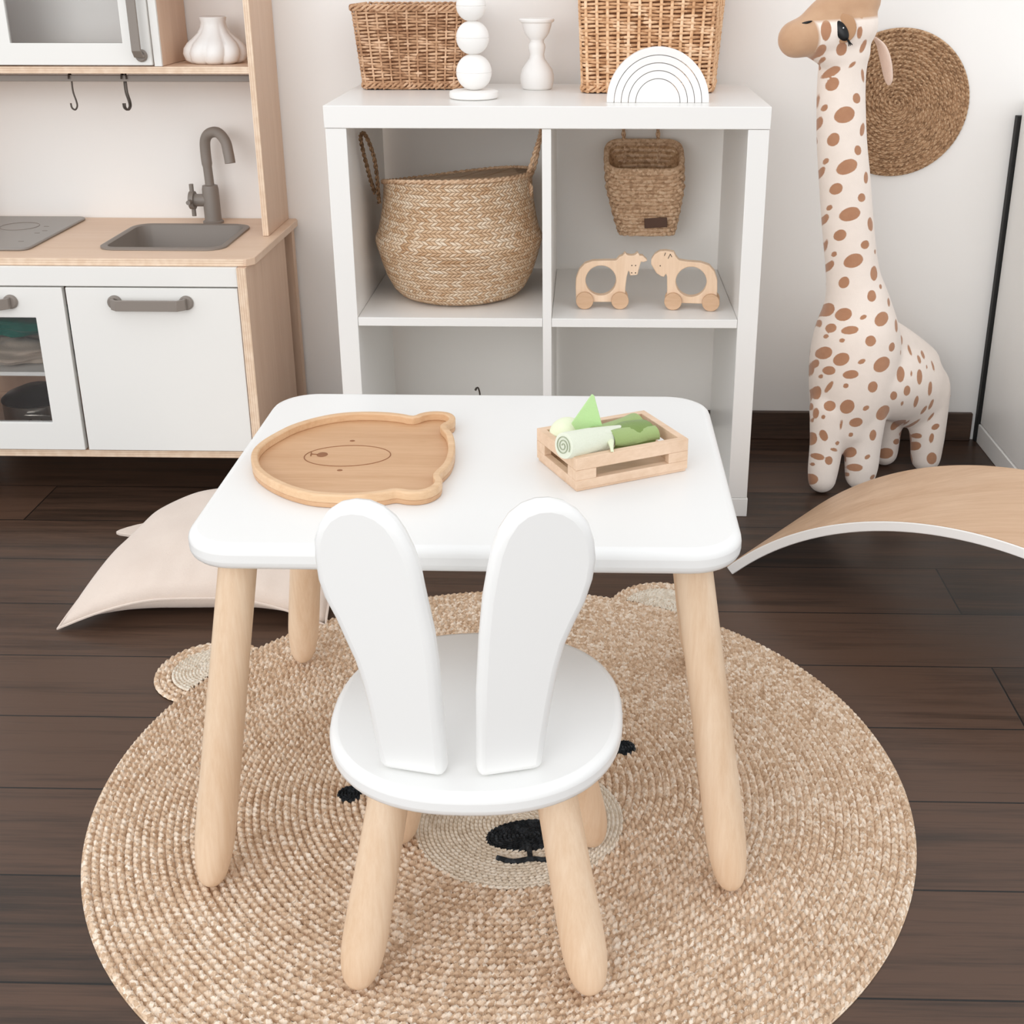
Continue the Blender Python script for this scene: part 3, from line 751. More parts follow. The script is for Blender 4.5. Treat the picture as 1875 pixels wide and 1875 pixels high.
# garlic ornament on the upper shelf
def gar(q, a):
    r = math.hypot(q.x, q.y); k = 1 + .075*(abs(math.cos(4.5*a))**.7*2-1)*min(1, max(0, (.895-q.z)/.05))
    sw = a + (q.z-.815)*3
    return (r*k*math.cos(sw), r*k*math.sin(sw), q.z)
prof = [(.030, .8137), (.045, .8142), (.054, .820), (.058, .832), (.0565, .842), (.050, .852), (.040, .861), (.031, .870), (.0255, .880), (.0235, .889), (.0255, .8955), (.026, .899), (.022, .9005), (.015, .898)]
o = MB().lathe(prof, (-.658, .335, 0), 72, mod=gar).obj('garlic_ornament', M_['white_matt'], root=(-.658, .335, .8137), smooth=50)
tag(o, 'white ceramic garlic-bulb ornament on the kitchen\'s upper shelf', 'ornament')

# things inside the oven
def cloth(name, m, c, sx, sy, sz, seed, label):
    v = []; f = []; n = 30; mb = MB(); rs = random.Random(seed); ph_ = [rs.random()*6 for _ in range(6)]
    for i in range(n+1):
        for j in range(n):
            th = -PI/2+PI*i/n; a = 2*PI*j/n
            r = 1+.10*math.sin(3*a+ph_[0]+4*th)+.08*math.sin(7*a+ph_[1]-3*th)+.05*math.sin(11*th+2*a+ph_[2])
            v.append((c[0]+sx*r*math.cos(th)*math.cos(a), c[1]+sy*r*math.cos(th)*math.sin(a), max(c[2]+sz*(r*math.sin(th)), c[3])))
    for i in range(n):
        for j in range(n): f.append((i*n+j, i*n+(j+1) % n, (i+1)*n+(j+1) % n, (i+1)*n+j))
    mb.add(v, f); o = mb.obj(name, m, root=(c[0], c[1], c[3]), smooth=120); tag(o, label, 'cloth'); return o
cloth('folded_cloth', M_['beige_cloth'], (-1.06, .185, .278, .2585), .115, .095, .0215, 1, 'beige cloth folded inside the play oven, upper level')
cloth('teal_cloth', M_['teal'], (-1.045, .20, .328, .3045), .105, .080, .024, 5, 'teal crumpled cloth on top of the beige one in the oven')
t = thing('toy_pot', (-1.045, .17, .109), 'small shiny metal pot with holed handle inside the oven', 'pot')
MB().lathe([(.030, .1091), (.064, .1093), (.069, .112), (.069, .170), (.071, .172), (.067, .172), (.065, .114), (.020, .1125)], (-1.045, .175, 0), 44, caps=False).obj('pot_body', M_['steel'], t, smooth=40)
MB().solid(rrect(-1.045, .140, -.990, .160, .004, 4), [circ(-1.030, .150, .003, 12)[::-1], circ(-1.008, .150, .003, 12)[::-1]], (.096, .100), FY).obj('handle', M_['steel'], t, .0006)
MB().lathe([(.001, .1945), (.03, .192), (.060, .180), (.070, .1725), (.070, .174), (.060, .1825), (.03, .195), (.001, .1975)], (-1.045, .175, 0), 44, caps=False).obj('lid', M_['black'], t, smooth=40)['label'] = 'dark domed lid'

# ------------------------------------------------------------------ on top of the cube shelf
ZS = .7702
def loopxy(poly, r, n=5):
    """rounded polygon path as dense (x,y) samples"""
    out = []; N = len(poly)
    for i in range(N):
        p0, p1, p2 = Vector(poly[i-1]), Vector(poly[i]), Vector(poly[(i+1) % N])
        a = (p0-p1).normalized(); b = (p2-p1).normalized(); s, e = p1+a*r, p1+b*r
        for k in range(n+1):
            q = k/n; out.append(tuple((s*(1-q)**2+p1*2*q*(1-q)+e*q*q)))
    return out
def resample(P, step):
    P = [np.array(p) for p in P]; P.append(P[0]); seg = [np.linalg.norm(P[i+1]-P[i]) for i in range(len(P)-1)]
    L = sum(seg); n = max(8, int(round(L/step))); n += n % 2; out = []; acc = 0; i = 0
    for k in range(n):
        s = L*k/n
        while acc+seg[i] < s: acc += seg[i]; i += 1
        q = (s-acc)/seg[i]; out.append(tuple(P[i]*(1-q)+P[i+1]*q))
    return out
def wicker_basket(root, bottom, top, z0, z1, stake_step, row_pitch, rr, m, rim_r, wob=0.0, stk=.95, sm=None):
    sm = sm or m
    """woven rectangular basket: bottom/top are plan polygons of equal count"""
    def plan(q): return [tuple(Vector(a)*(1-q)+Vector(b)*q) for a, b in zip(bottom, top)]
    base_n = len(resample(loopxy(plan(0), .016), stake_step)); sub = 4
    body = MB(); nrow = int((z1-z0)/row_pitch); rs = random.Random(11)
    def ringpts(q, cnt):
        P = loopxy(plan(q), .016); D = [np.array(p) for p in P]; D.append(D[0]); seg = [np.linalg.norm(D[i+1]-D[i]) for i in range(len(D)-1)]; L = sum(seg)
        out = []; acc = 0; i = 0
        for k in range(cnt):
            s = L*k/cnt
            while acc+seg[i] < s: acc += seg[i]; i += 1
            w = (s-acc)/seg[i]; p = D[i]*(1-w)+D[i+1]*w; tt = (D[i+1]-D[i])/seg[i]; out.append((p, np.array((tt[1], -tt[0]))))
        return out
    for k in range(nrow):
        z = z0+row_pitch*(k+.5); q = (z-z0)/(z1-z0); R = ringpts(q, base_n*sub); jit = rs.uniform(-.0006, .0006); pts = []; rad = []
        for i, (p, nrm) in enumerate(R):
            a = math.cos(PI*i/sub + PI*(k % 2)); off = rr*1.05*a
            z_ = z + jit + .0011*math.sin(i*.23+k) + row_pitch*.22*math.sin(PI*i/sub+PI*(k % 2)+PI/2)*0 + wob*math.sin(i/len(R)*2*PI)*q
            pts.append((p[0]+nrm[0]*off, p[1]+nrm[1]*off, z_)); rad.append(rr*(.82+.28*abs(math.sin(PI*i/sub/2+PI/4*0))+rs.uniform(-.06, .06)))
        body.tube(pts, rad, 6, closed=True)
    body.obj('woven_wall', m, root, smooth=60)
    st = MB()
    B0, B1 = ringpts(0, base_n), ringpts(1, base_n)
    for i in range(base_n): st.tube([(B0[i][0][0]+B0[i][1][0]*.0012, B0[i][0][1]+B0[i][1][1]*.0012, z0), (B1[i][0][0]+B1[i][1][0]*.0012, B1[i][0][1]+B1[i][1][1]*.0012, z1+.002)], rr*stk, 6)
    st.obj('stakes', sm, root, smooth=60)
    for zc, q in ((z0+.004, 0), (z1+.001, 1)):
        rim = MB()
        R = ringpts(q, base_n*8)
        for ph_ in (0, 2*PI/3, 4*PI/3):
            nt = base_n//2*2//2; pts = []
            for i, (p, nrm) in enumerate(R):
                a = ph_ + 2*PI*i/len(R)*nt*.75//1 if False else ph_ + 2*PI*round(base_n*.55)*i/len(R)
                pts.append((p[0]+nrm[0]*(rim_r*math.cos(a)+.001), p[1]+nrm[1]*(rim_r*math.cos(a)+.001), zc+rim_r*math.sin(a)*1.3+rim_r*.9*(1 if q == 0 else 0)))
            rim.tube(pts, rr*1.05, 6, closed=True)
        rim.obj('braided_rim' if q else 'braided_foot', m, root, smooth=60)
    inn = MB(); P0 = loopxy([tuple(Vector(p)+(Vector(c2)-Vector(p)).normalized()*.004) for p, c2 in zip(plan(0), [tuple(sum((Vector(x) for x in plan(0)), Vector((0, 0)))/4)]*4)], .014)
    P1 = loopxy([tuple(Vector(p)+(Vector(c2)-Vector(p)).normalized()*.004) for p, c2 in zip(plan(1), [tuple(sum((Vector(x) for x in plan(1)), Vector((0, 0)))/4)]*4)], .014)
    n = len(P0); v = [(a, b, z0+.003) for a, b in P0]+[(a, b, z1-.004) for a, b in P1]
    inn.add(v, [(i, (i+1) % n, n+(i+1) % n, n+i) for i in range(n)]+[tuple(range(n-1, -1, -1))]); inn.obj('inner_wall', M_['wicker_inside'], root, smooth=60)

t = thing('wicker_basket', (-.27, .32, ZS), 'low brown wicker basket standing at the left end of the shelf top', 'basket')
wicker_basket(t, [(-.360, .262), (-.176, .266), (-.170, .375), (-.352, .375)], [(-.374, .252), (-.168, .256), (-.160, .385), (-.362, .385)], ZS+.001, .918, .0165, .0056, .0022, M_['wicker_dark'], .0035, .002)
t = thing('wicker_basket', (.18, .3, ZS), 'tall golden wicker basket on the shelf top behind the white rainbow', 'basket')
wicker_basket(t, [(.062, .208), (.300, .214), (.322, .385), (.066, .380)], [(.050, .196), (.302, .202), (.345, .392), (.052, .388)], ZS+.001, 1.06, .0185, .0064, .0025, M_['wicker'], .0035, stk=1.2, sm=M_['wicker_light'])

# stacking toy
t = thing('stacking_toy', (-.133, .12, ZS), 'white stacked-ball tower on a round base at the shelf front', 'stacking toy')
MB().lathe([(.040, ZS), (.0435, ZS+.002), (.0445, ZS+.007), (.0435, ZS+.0125), (.039, ZS+.0145), (.001, ZS+.0145)], (-.1345, .12, 0), 48).obj('base', M_['white_matt'], t, smooth=40)
z = ZS+.0140
for r, px in ((.0318, -.1335), (.0292, -.1345), (.0262, -.136), (.0232, -.1365)):
    h = r*1.97; pr = []
    for k in range(25):
        a = -PI/2+PI*k/24
        pr.append((max(r*math.cos(a)**.92 if math.cos(a) > 0 else 0, .004), z+h/2+h/2*math.sin(a)))
        if k == 12: pr[-1] = (r-.0011, z+h/2)
        if k == 12: pr.insert(-1, (r*.999, z+h/2-.0009)); pr.append((r*.999, z+h/2+.0009))
    MB().lathe(pr, (px, .12, 0), 48).obj('ball', M_['white_matt'], t, smooth=25); z += h-.0012
# candle holder
o = MB().lathe([(.026, ZS), (.029, ZS+.003), (.0322, ZS+.016), (.0322, ZS+.026), (.029, ZS+.037), (.021, ZS+.048), (.0150, ZS+.056), (.0135, ZS+.064), (.0150, ZS+.070), (.0165, ZS+.077), (.0155, ZS+.082), (.0132, ZS+.086), (.0135, ZS+.0905), (.018, ZS+.095), (.0235, ZS+.103), (.027, ZS+.114), (.0285, ZS+.121), (.0325, ZS+.1235), (.0335, ZS+.127), (.032, ZS+.129), (.020, ZS+.127)], (-.027, .285, 0), 56).obj('candle_holder', M_['white_matt'], root=(-.027, .285, ZS), smooth=30)
tag(o, 'turned white wooden candle holder between the two wicker baskets', 'candle holder')
# rainbow
t = thing('rainbow_stacker', (.1935, .068, ZS), 'white half-round rainbow stacking toy at the shelf front edge', 'stacking toy')
cx = .1935; rr_ = [.0895, .0770, .0645, .0520, .0390]
for i in range(5):
    ro = rr_[i]-(.0007 if i else 0); ri = rr_[i+1]+.0003 if i < 4 else 0
    P = [(cx+ro*math.cos(PI*k/48), ZS+ro*1.04*math.sin(PI*k/48)) for k in range(49)]
    if ri: P += [(cx+ri*math.cos(PI*k/48), ZS+ri*1.04*math.sin(PI*k/48)) for k in range(48, -1, -1)]
    MB().solid(P, (), (.057, .080), FY).obj('arch', M_['white_matt'], t, .0008, 2, 30)
MB().box((cx-.085, .075, ZS), (cx+.085, .0795, ZS+.03)).obj('backing', M_['dark_gap'], t) if False else None

# ------------------------------------------------------------------ inside the shelf
# belly basket
bx, by, bz = -.176, .182, .3935
t = thing('belly_basket', (bx, by, bz), 'round seagrass belly basket with rope handles in the left cube', 'basket')
pf = [(.060, 0), (.100, .0005), (.116, .006), (.128, .018), (.142, .045), (.150, .070), (.157, .095), (.1605, .108), (.1600, .116), (.1545, .128), (.1490, .150), (.1445, .175), (.1420, .200), (.1405, .222), (.1415, .226)]
def tilt(q, a):
    r = math.hypot(q.x, q.y); k = (q.z-bz)/.226
    k = max(0, min(1, k)); s = 1+.012*math.sin(3*a+1)*k
    return (r*s*math.cos(a)*1.0, r*s*math.sin(a), q.z + k**4*(-.014*math.sin(a) + .010*math.cos(a) + .004*math.sin(2*a)) + .0)
def bell(prof, name, m, uvv=True, inner=False):
    segs = 120; mb = MB(); mb.lathe([(r, bz+z) for r, z in prof], (bx, by, 0), segs, mod=tilt, caps=not inner)
    # rotate: bulge slightly lower left, higher right
    o = mb.obj(name, m, t, smooth=70)
    me = o.data; uv = me.uv_layers.new(name='UVMap'); rt_ = Vector(t['_r'])
    for p in me.polygons:
        aa_ = [math.atan2(me.vertices[me.loops[l].vertex_index].co.y, me.vertices[me.loops[l].vertex_index].co.x) for l in p.loop_indices]
        mxa = max(aa_)
        for l, a in zip(p.loop_indices, aa_):
            if mxa-a > PI: a += 2*PI
            co_ = me.vertices[me.loops[l].vertex_index].co
            uv.data[l].uv = (a*.1495, co_.z*1.12 - .02*math.cos(a)*0)
    return o
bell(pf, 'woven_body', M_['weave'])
bell([(.1405, .2255), (.1375, .222), (.137, .20), (.139, .17), (.144, .14), (.152, .112), (.145, .07), (.12, .02), (.05, .006)], 'inner_side', M_['seagrass'], inner=True)
V, F = None, None
rp = []
for k in range(160):
    a = 2*PI*k/160; q = tilt(Vector((.1412*math.cos(a), .1412*math.sin(a), bz+.226)), a); rp.append((q[0]+bx, q[1]+by, q[2]))
rm = MB(); 
for ph_ in (0, PI):
    rm.tube([(p[0]+.0022*math.cos(i*2*PI*36/160+ph_)*math.cos(2*PI*i/160), p[1]+.0022*math.cos(i*2*PI*36/160+ph_)*math.sin(2*PI*i/160), p[2]+.0024*math.sin(i*2*PI*36/160+ph_)) for i, p in enumerate(rp)], .0026, 6, closed=True)
rm.obj('rolled_rim', M_['paper_rope'], t, smooth=60)
def rope(path, r, m, name, parent, n=10, turns=.9):
    P = smooth_path(path, n); mb = MB(); P = [Vector(p) for p in P]
    for ph_ in (0, PI):
        pts = []
        for i, p in enumerate(P):
            tn = (P[min(i+1, len(P)-1)]-P[max(i-1, 0)]).normalized(); nn = tn.cross(Vector((.3, 1, .2))).normalized(); bb = tn.cross(nn)
            a = ph_+i*turns; pts.append(p+nn*math.cos(a)*r*.55+bb*math.sin(a)*r*.55)
        mb.tube(pts, r*.62, 7)
    return mb.obj(name, m, parent, smooth=60)
rope([(-.318, .130, .578), (-.317, .118, .604), (-.3155, .104, .635), (-.316, .088, .668), (-.322, .080, .696), (-.3305, .080, .713), (-.3375, .084, .706), (-.336, .092, .680), (-.333, .106, .650), (-.330, .120, .622), (-.326, .135, .596)], .0036, M_['twine'], 'handle', t)
rope([(-.038, .155, .585), (-.034, .152, .604), (-.042, .150, .618), (-.036, .150, .640), (-.026, .150, .672), (-.0185, .150, .694), (-.0145, .160, .711), (-.0150, .180, .706), (-.022, .196, .670), (-.030, .202, .634), (-.040, .205, .612)], .0038, M_['paper_rope'], 'handle', t)

# hanging wall basket in the right cube
hx, hy = .183, .352
t = thing('hanging_basket', (hx, hy, .476), 'small woven hanging basket with a dark tag in the upper right cube', 'basket')
rows = 17; body = MB(); zb = .478
def hb_ring(q, n=64, grow=0.0):
    w = .052 + .0235*min(1, q*1.5)**.8 + grow; dd = .030 + .013*q + grow; cxx = .194 - .009*q; cyy = .350
    out = []
    for k in range(n):
        a = 2*PI*k/n; c_, s_ = math.cos(a), math.sin(a); e = .5
        out.append((cxx+w*math.copysign(abs(c_)**e, c_), cyy+dd*math.copysign(abs(s_)**e, s_)))
    return out
def hb_z(q, y): return zb + q*(.132 + .046*max(0, min(1, (y-.310)/.08)))
for k in range(rows):
    q = (k+.5)/rows; R = hb_ring(q, 96); pts = []; rad = []
    for i, (x, y) in enumerate(R):
        off = .0012*math.cos(PI*i/3+PI*(k % 2)); ca = math.atan2(y-.35, x-.19)
        pts.append((x+off*math.cos(ca), min(y+off*math.sin(ca), .3965), hb_z(q, y)+.0005*math.sin(i*.9+k))); rad.append(.0046+.0007*math.cos(2*PI*i/6+PI*(k % 2)))
    body.tube(pts, rad, 8, closed=True)
body.tube([(x, min(y, .3965), hb_z(1.0, y)+.001) for x, y in hb_ring(1.0, 96)], .0054, 8, closed=True)
P = hb_ring(0, 96); body.add([(x, y, zb+.001) for x, y in P], [tuple(range(96))])
body.obj('woven_body', M_['paper_rope'], t, smooth=60)
inn = MB(); P0 = [(x, y, zb+.004) for x, y in hb_ring(0, 64, -.003)]; P1 = [(x, y, hb_z(1, y)-.002) for x, y in hb_ring(1, 64, -.003)]
inn.add(P0+P1, [(i, (i+1) % 64, 64+(i+1) % 64, 64+i) for i in range(64)]); inn.obj('inner_side', M_['seagrass'], t, smooth=60)
for sx in (.146, .216): rope([(sx+.002, .386, .615), (sx, .392, .645), (sx-.002, .395, .680), (sx-.002, .397, .7290)], .0042, M_['paper_rope'], 'strap', t)
MB().box((.187, .3065, .498), (.233, .3085, .518), Matrix.Translation((.21, .3045, .508)) @ Matrix.Rotation(-.06, 4, 'Y') @ Matrix.Translation((-.21, -.3075, -.508))).obj('leather_tag', mat('dark_brown_leather', (84, 56, 40), .6), t, .0008)

# two wooden animals on wheels
def rolling(name, label, outline, hole, ox, oy, flip, rotz, marks, wheels):
    t = thing(name, (ox, oy, .3932), label, 'pull toy', 'wooden animals on wheels in the right cube')
    mt = Matrix.Translation((ox, oy, .3932)) @ Matrix.Rotation(rotz, 4, 'Z')
    def fr(u, v, w): return mt @ Vector((u*flip, w, v))
    MB().solid(smooth_loop(outline, 3) if False else outline, [circ(*hole, 36)[::-1]], (-.009, .009), fr).obj('body', M_['toy_wood'], t, .0014, 2, 35)
    for u, v in wheels:
        for w0, w1 in ((-.0175, -.0098), (.0098, .0175)):
            MB().tube([fr(u, v, w0), fr(u, v, w1)], .0163, 32).obj('wheel', M_['wheel_wood'], t, .001, 2, 35)
    b = MB()
    for u, v in marks: b.ball(fr(u, v, -.0091), .0011, 10, 6)
    b.obj('drawn_dots', M_['black'], t)
    return t, fr
cow = [(.004,.012),(.003,.040),(.004,.058),(.010,.074),(.020,.085),(.034,.090),(.060,.091),(.078,.091),(.084,.098),(.090,.100),(.094,.106),(.098,.101),(.106,.100),(.112,.101),(.118,.106),(.121,.100),(.127,.100),(.136,.091),(.129,.088),(.124,.089),(.121,.078),(.118,.064),(.104,.063),(.103,.069),(.101,.072),(.098,.060),(.096,.040),(.096,.012)]
rolling('cow_toy', 'wooden cow on wheels with round hole, left of the toy pair', cow, (.050, .053, .0285), .048, .082, 1, .02, [(.107, .082), (.114, .082), (.107, .068), (.114, .068)], [(.020, .0164), (.086, .0164)])
hor = [(.004,.012),(.003,.040),(.004,.058),(.010,.074),(.020,.085),(.036,.090),(.060,.091),(.076,.093),(.082,.100),(.086,.108),(.100,.110),(.112,.109),(.121,.103),(.127,.094),(.127,.084),(.122,.076),(.117,.068),(.108,.062),(.102,.061),(.099,.067),(.097,.062),(.096,.040),(.096,.012)]
tt, fr = rolling('horse_toy', 'wooden rolling animal with three ear marks, right of the toy pair', hor, (.052, .053, .0285), .318, .072, -1, -.10, [(.110, .082)], [(.014, .0164), (.084, .0164)])
b = MB(); b.tube([fr(.103, .101, -.0091), fr(.101, .107, -.0091)], .0006, 5); b.tube([fr(.096, .096, -.0091), fr(.092, .105, -.0091)], .0006, 5); b.tube([fr(.089, .099, -.0091), fr(.092, .104, -.0091)], .0006, 5)
b.obj('drawn_ear', M_['black'], tt)

# small curved tip visible above the table edge, lower left cube
o = MB(); o.tube(smooth_path([(-.137, .200, .039), (-.141, .200, .10), (-.1435, .200, .168), (-.1465, .199, .188), (-.1500, .198, .190), (-.1530, .197, .185)], 6), [.0017]*25+[.0022]*6, 8)
o = o.obj('wire_hook', M_['dark_metal'], root=(-.137, .2, .0385)); tag(o, 'thin brownish hooked tip showing just above the table\'s back edge', 'hook')

# ------------------------------------------------------------------ round seagrass mat on the wall
def wallframe(V): return np.stack([V[:, 0], YW-.0005-V[:, 2], V[:, 1]], 1)
V, F = braid(.696, .7305, .1462, .0086, .002, .0075, step=.0014, pitch=.0105, across=8, frame=wallframe)
o = np_obj('round_placemat', V, F[:, ::-1], M_['mat_grass'], None, root=(.696, YW-.001, .7305))
tag(o, 'round brown seagrass mat hanging on the wall behind the giraffe', 'wall decoration')

# ------------------------------------------------------------------ plush giraffe
SPOTS = [
    (0.5056, 0.1292, 0.8162, 0.0146, 0.007, 15), (0.509, 0.1284, 0.7954, 0.0107, 0.0107, 0), (0.5539, 0.127, 0.7711, 0.0079, 0.0086, 20), (0.4998, 0.1385, 0.7529, 0.005, 0.0055, 0), (0.5341, 0.1212, 0.7429, 0.0184, 0.0136, 12),
    (0.4939, 0.1551, 0.7232, 0.0053, 0.0096, 0), (0.5182, 0.1256, 0.6985, 0.0101, 0.0111, 0), (0.5705, 0.1336, 0.7153, 0.0053, 0.0119, -10), (0.5639, 0.1246, 0.6795, 0.0072, 0.0085, 20), (0.5097, 0.1367, 0.6581, 0.0046, 0.0046, 0),
    (0.5461, 0.1193, 0.6506, 0.0194, 0.0122, 20), (0.5051, 0.1518, 0.6346, 0.0046, 0.0087, -10), (0.5848, 0.1327, 0.6287, 0.0051, 0.0107, 0), (0.5305, 0.1252, 0.6093, 0.0107, 0.0097, 0), (0.5782, 0.1241, 0.5936, 0.0081, 0.0075, 20),
    (0.523, 0.1366, 0.5721, 0.0046, 0.0046, 0), (0.559, 0.1197, 0.5639, 0.0194, 0.0119, 12), (0.5186, 0.1512, 0.5473, 0.0049, 0.0082, -10), (0.6016, 0.1361, 0.5417, 0.0068, 0.0123, 10), (0.545, 0.1258, 0.523, 0.0106, 0.0098, 0),
    (0.5928, 0.125, 0.5055, 0.0093, 0.0076, 25), (0.5387, 0.1362, 0.4846, 0.0044, 0.0047, 0), (0.5733, 0.1206, 0.4759, 0.0181, 0.0123, 15), (0.5343, 0.1503, 0.4582, 0.0056, 0.0092, -20), (0.6168, 0.1435, 0.4881, 0.0025, 0.0044, 0),
    (0.5252, 0.1589, 0.4948, 0.0022, 0.0105, 0), (0.4903, 0.1622, 0.7608, 0.0016, 0.0101, 0), (0.5631, 0.1353, 0.8095, 0.0037, 0.0104, 20), (0.4797, 0.1033, 0.8553, 0.0097, 0.0066, 25), (0.5167, 0.1114, 0.8567, 0.0097, 0.0097, 0),
    (0.4864, 0.1195, 0.8381, 0.0052, 0.0031, 10), (0.467, 0.1284, 0.8394, 0.0065, 0.0026, -10), (0.5455, 0.1083, 0.8848, 0.0051, 0.0097, 0), (0.5563, 0.1219, 0.8603, 0.0046, 0.0116, -25), (0.5394, 0.1199, 0.8295, 0.0078, 0.0031, 40),
    (0.5444, 0.1117, 0.9131, 0.0076, 0.0036, -50), (0.4842, 0.0953, 0.8898, 0.0096, 0.0172, 0), (0.6161, 0.132, 0.4489, 0.0083, 0.0138, 0), (0.56, 0.1259, 0.4326, 0.0091, 0.0105, 0), (0.6128, 0.1181, 0.4086, 0.0091, 0.0111, 0),
    (0.6318, 0.1358, 0.4225, 0.0033, 0.005, 0), (0.5371, 0.155, 0.3707, 0.0107, 0.013, 0), (0.563, 0.1189, 0.3717, 0.0139, 0.0122, 10), (0.5979, 0.1064, 0.3703, 0.0069, 0.0042, 25), (0.6345, 0.1127, 0.3651, 0.0167, 0.0122, 40),
    (0.6514, 0.1405, 0.3908, 0.0039, 0.0089, 0), (0.6697, 0.1371, 0.3452, 0.0045, 0.0129, 0), (0.527, 0.166, 0.3405, 0.0031, 0.008, 0), (0.543, 0.128, 0.3421, 0.0087, 0.0087, 0), (0.5745, 0.1049, 0.3448, 0.0153, 0.0078, 5),
    (0.6135, 0.0958, 0.3264, 0.0105, 0.0103, 0), (0.5357, 0.1325, 0.324, 0.0042, 0.0042, 0), (0.5615, 0.107, 0.3237, 0.005, 0.0042, 0), (0.6593, 0.113, 0.3095, 0.007, 0.0092, -25), (0.691, 0.1695, 0.3063, 0.0037, 0.01, 0),
    (0.5341, 0.1296, 0.2913, 0.0122, 0.0119, 0), (0.5627, 0.1033, 0.287, 0.014, 0.012, 25), (0.5995, 0.0922, 0.2864, 0.0078, 0.0045, 25), (0.6402, 0.0987, 0.2788, 0.0185, 0.0134, 30), (0.5229, 0.1502, 0.2626, 0.0049, 0.0077, 0),
    (0.5188, 0.1697, 0.2435, 0.0029, 0.0116, 0), (0.5441, 0.1173, 0.2595, 0.0105, 0.0082, -15), (0.5817, 0.0953, 0.2591, 0.0143, 0.0081, 3), (0.5321, 0.1332, 0.2421, 0.0034, 0.004, 0), (0.6864, 0.132, 0.2483, 0.0091, 0.0157, 0),
    (0.7305, 0.1552, 0.2354, 0.0066, 0.0155, 0), (0.7107, 0.1451, 0.2456, 0.0023, 0.0063, 0), (0.7115, 0.1785, 0.2827, 0.0035, 0.0115, 15), (0.7318, 0.1764, 0.2648, 0.004, 0.0092, 10), (0.7434, 0.1958, 0.2684, 0.0041, 0.0093, 10),
    (0.7659, 0.1949, 0.2454, 0.0029, 0.0117, 10), (0.7491, 0.1787, 0.2484, 0.002, 0.0049, 0), (0.6852, 0.1436, 0.2889, 0.002, 0.0048, 0), (0.5465, 0.1177, 0.2256, 0.0043, 0.0119, -25), (0.575, 0.099, 0.2347, 0.0048, 0.0048, 0),
    (0.6261, 0.0954, 0.234, 0.0101, 0.0107, 0), (0.528, 0.1465, 0.2032, 0.0072, 0.013, 0), (0.6747, 0.1213, 0.2073, 0.008, 0.0086, 30), (0.7033, 0.1347, 0.2134, 0.0077, 0.01, 0), (0.7581, 0.1701, 0.2061, 0.0052, 0.0145, 0),
    (0.729, 0.1548, 0.1836, 0.0052, 0.0116, 0), (0.7674, 0.1819, 0.168, 0.0041, 0.0111, -15), (0.6973, 0.1381, 0.1854, 0.0032, 0.0046, 0), (0.5503, 0.114, 0.1876, 0.0109, 0.0103, 0), (0.582, 0.1016, 0.1909, 0.0131, 0.0136, 0),
    (0.6178, 0.0991, 0.1891, 0.0068, 0.0048, 30), (0.6569, 0.1192, 0.1724, 0.0172, 0.0132, 35), (0.5193, 0.1484, 0.1739, 0.0032, 0.0078, 0), (0.527, 0.1252, 0.1681, 0.0046, 0.0106, 0), (0.5396, 0.1139, 0.1644, 0.0037, 0.0043, 0),
    (0.5226, 0.1333, 0.1502, 0.002, 0.0043, 0), (0.5747, 0.1097, 0.1513, 0.0026, 0.0115, 0), (0.6024, 0.104, 0.1574, 0.0131, 0.0091, 5), (0.7141, 0.2251, 0.1097, 0.0081, 0.015, -30), (0.7537, 0.1796, 0.1572, 0.0041, 0.0094, -25),
    (0.7747, 0.1988, 0.1351, 0.003, 0.0104, -30), (0.7416, 0.2108, 0.1135, 0.0036, 0.0149, -45), (0.7285, 0.2059, 0.1193, 0.0024, 0.0066, -30), (0.5229, 0.1358, 0.1097, 0.0087, 0.0131, 0), (0.543, 0.111, 0.1265, 0.0069, 0.0121, 25),
    (0.5954, 0.1083, 0.1299, 0.0046, 0.0046, 0), (0.64, 0.1128, 0.1276, 0.0072, 0.0109, 0), (0.5708, 0.1102, 0.111, 0.0046, 0.0043, 0), (0.7883, 0.2035, 0.1119, 0.0089, 0.006, 25), (0.5348, 0.1098, 0.0818, 0.0125, 0.0064, -15),
    (0.5555, 0.1024, 0.0766, 0.0078, 0.0087, 0), (0.5261, 0.1138, 0.0637, 0.0041, 0.0035, 0), (0.6008, 0.125, 0.0857, 0.0111, 0.0105, 0), (0.633, 0.1109, 0.0817, 0.0064, 0.0043, 30), (0.5647, 0.1074, 0.098, 0.0081, 0.0035, -15),
    (0.5231, 0.1127, 0.0315, 0.0134, 0.0111, 0), (0.6116, 0.1144, 0.0571, 0.014, 0.0076, -5), (0.6002, 0.1297, 0.0355, 0.0035, 0.0041, 0), (0.6482, 0.1154, 0.0364, 0.0064, 0.0044, 30), (0.7019, 0.2397, 0.0377, 0.0168, 0.0113, 0),
    (0.7231, 0.2438, 0.0626, 0.0085, 0.0061, 0), (0.7547, 0.2239, 0.061, 0.0106, 0.0091, 0), (0.7561, 0.2161, 0.0868, 0.0084, 0.0054, -10), (0.7893, 0.2059, 0.041, 0.0108, 0.0127, 20), (0.783, 0.2044, 0.0868, 0.0048, 0.0105, 0),
]
t = thing('plush_giraffe', GR, 'tall spotted plush giraffe standing beside the shelf, facing left', 'plush toy')
gm = MB()
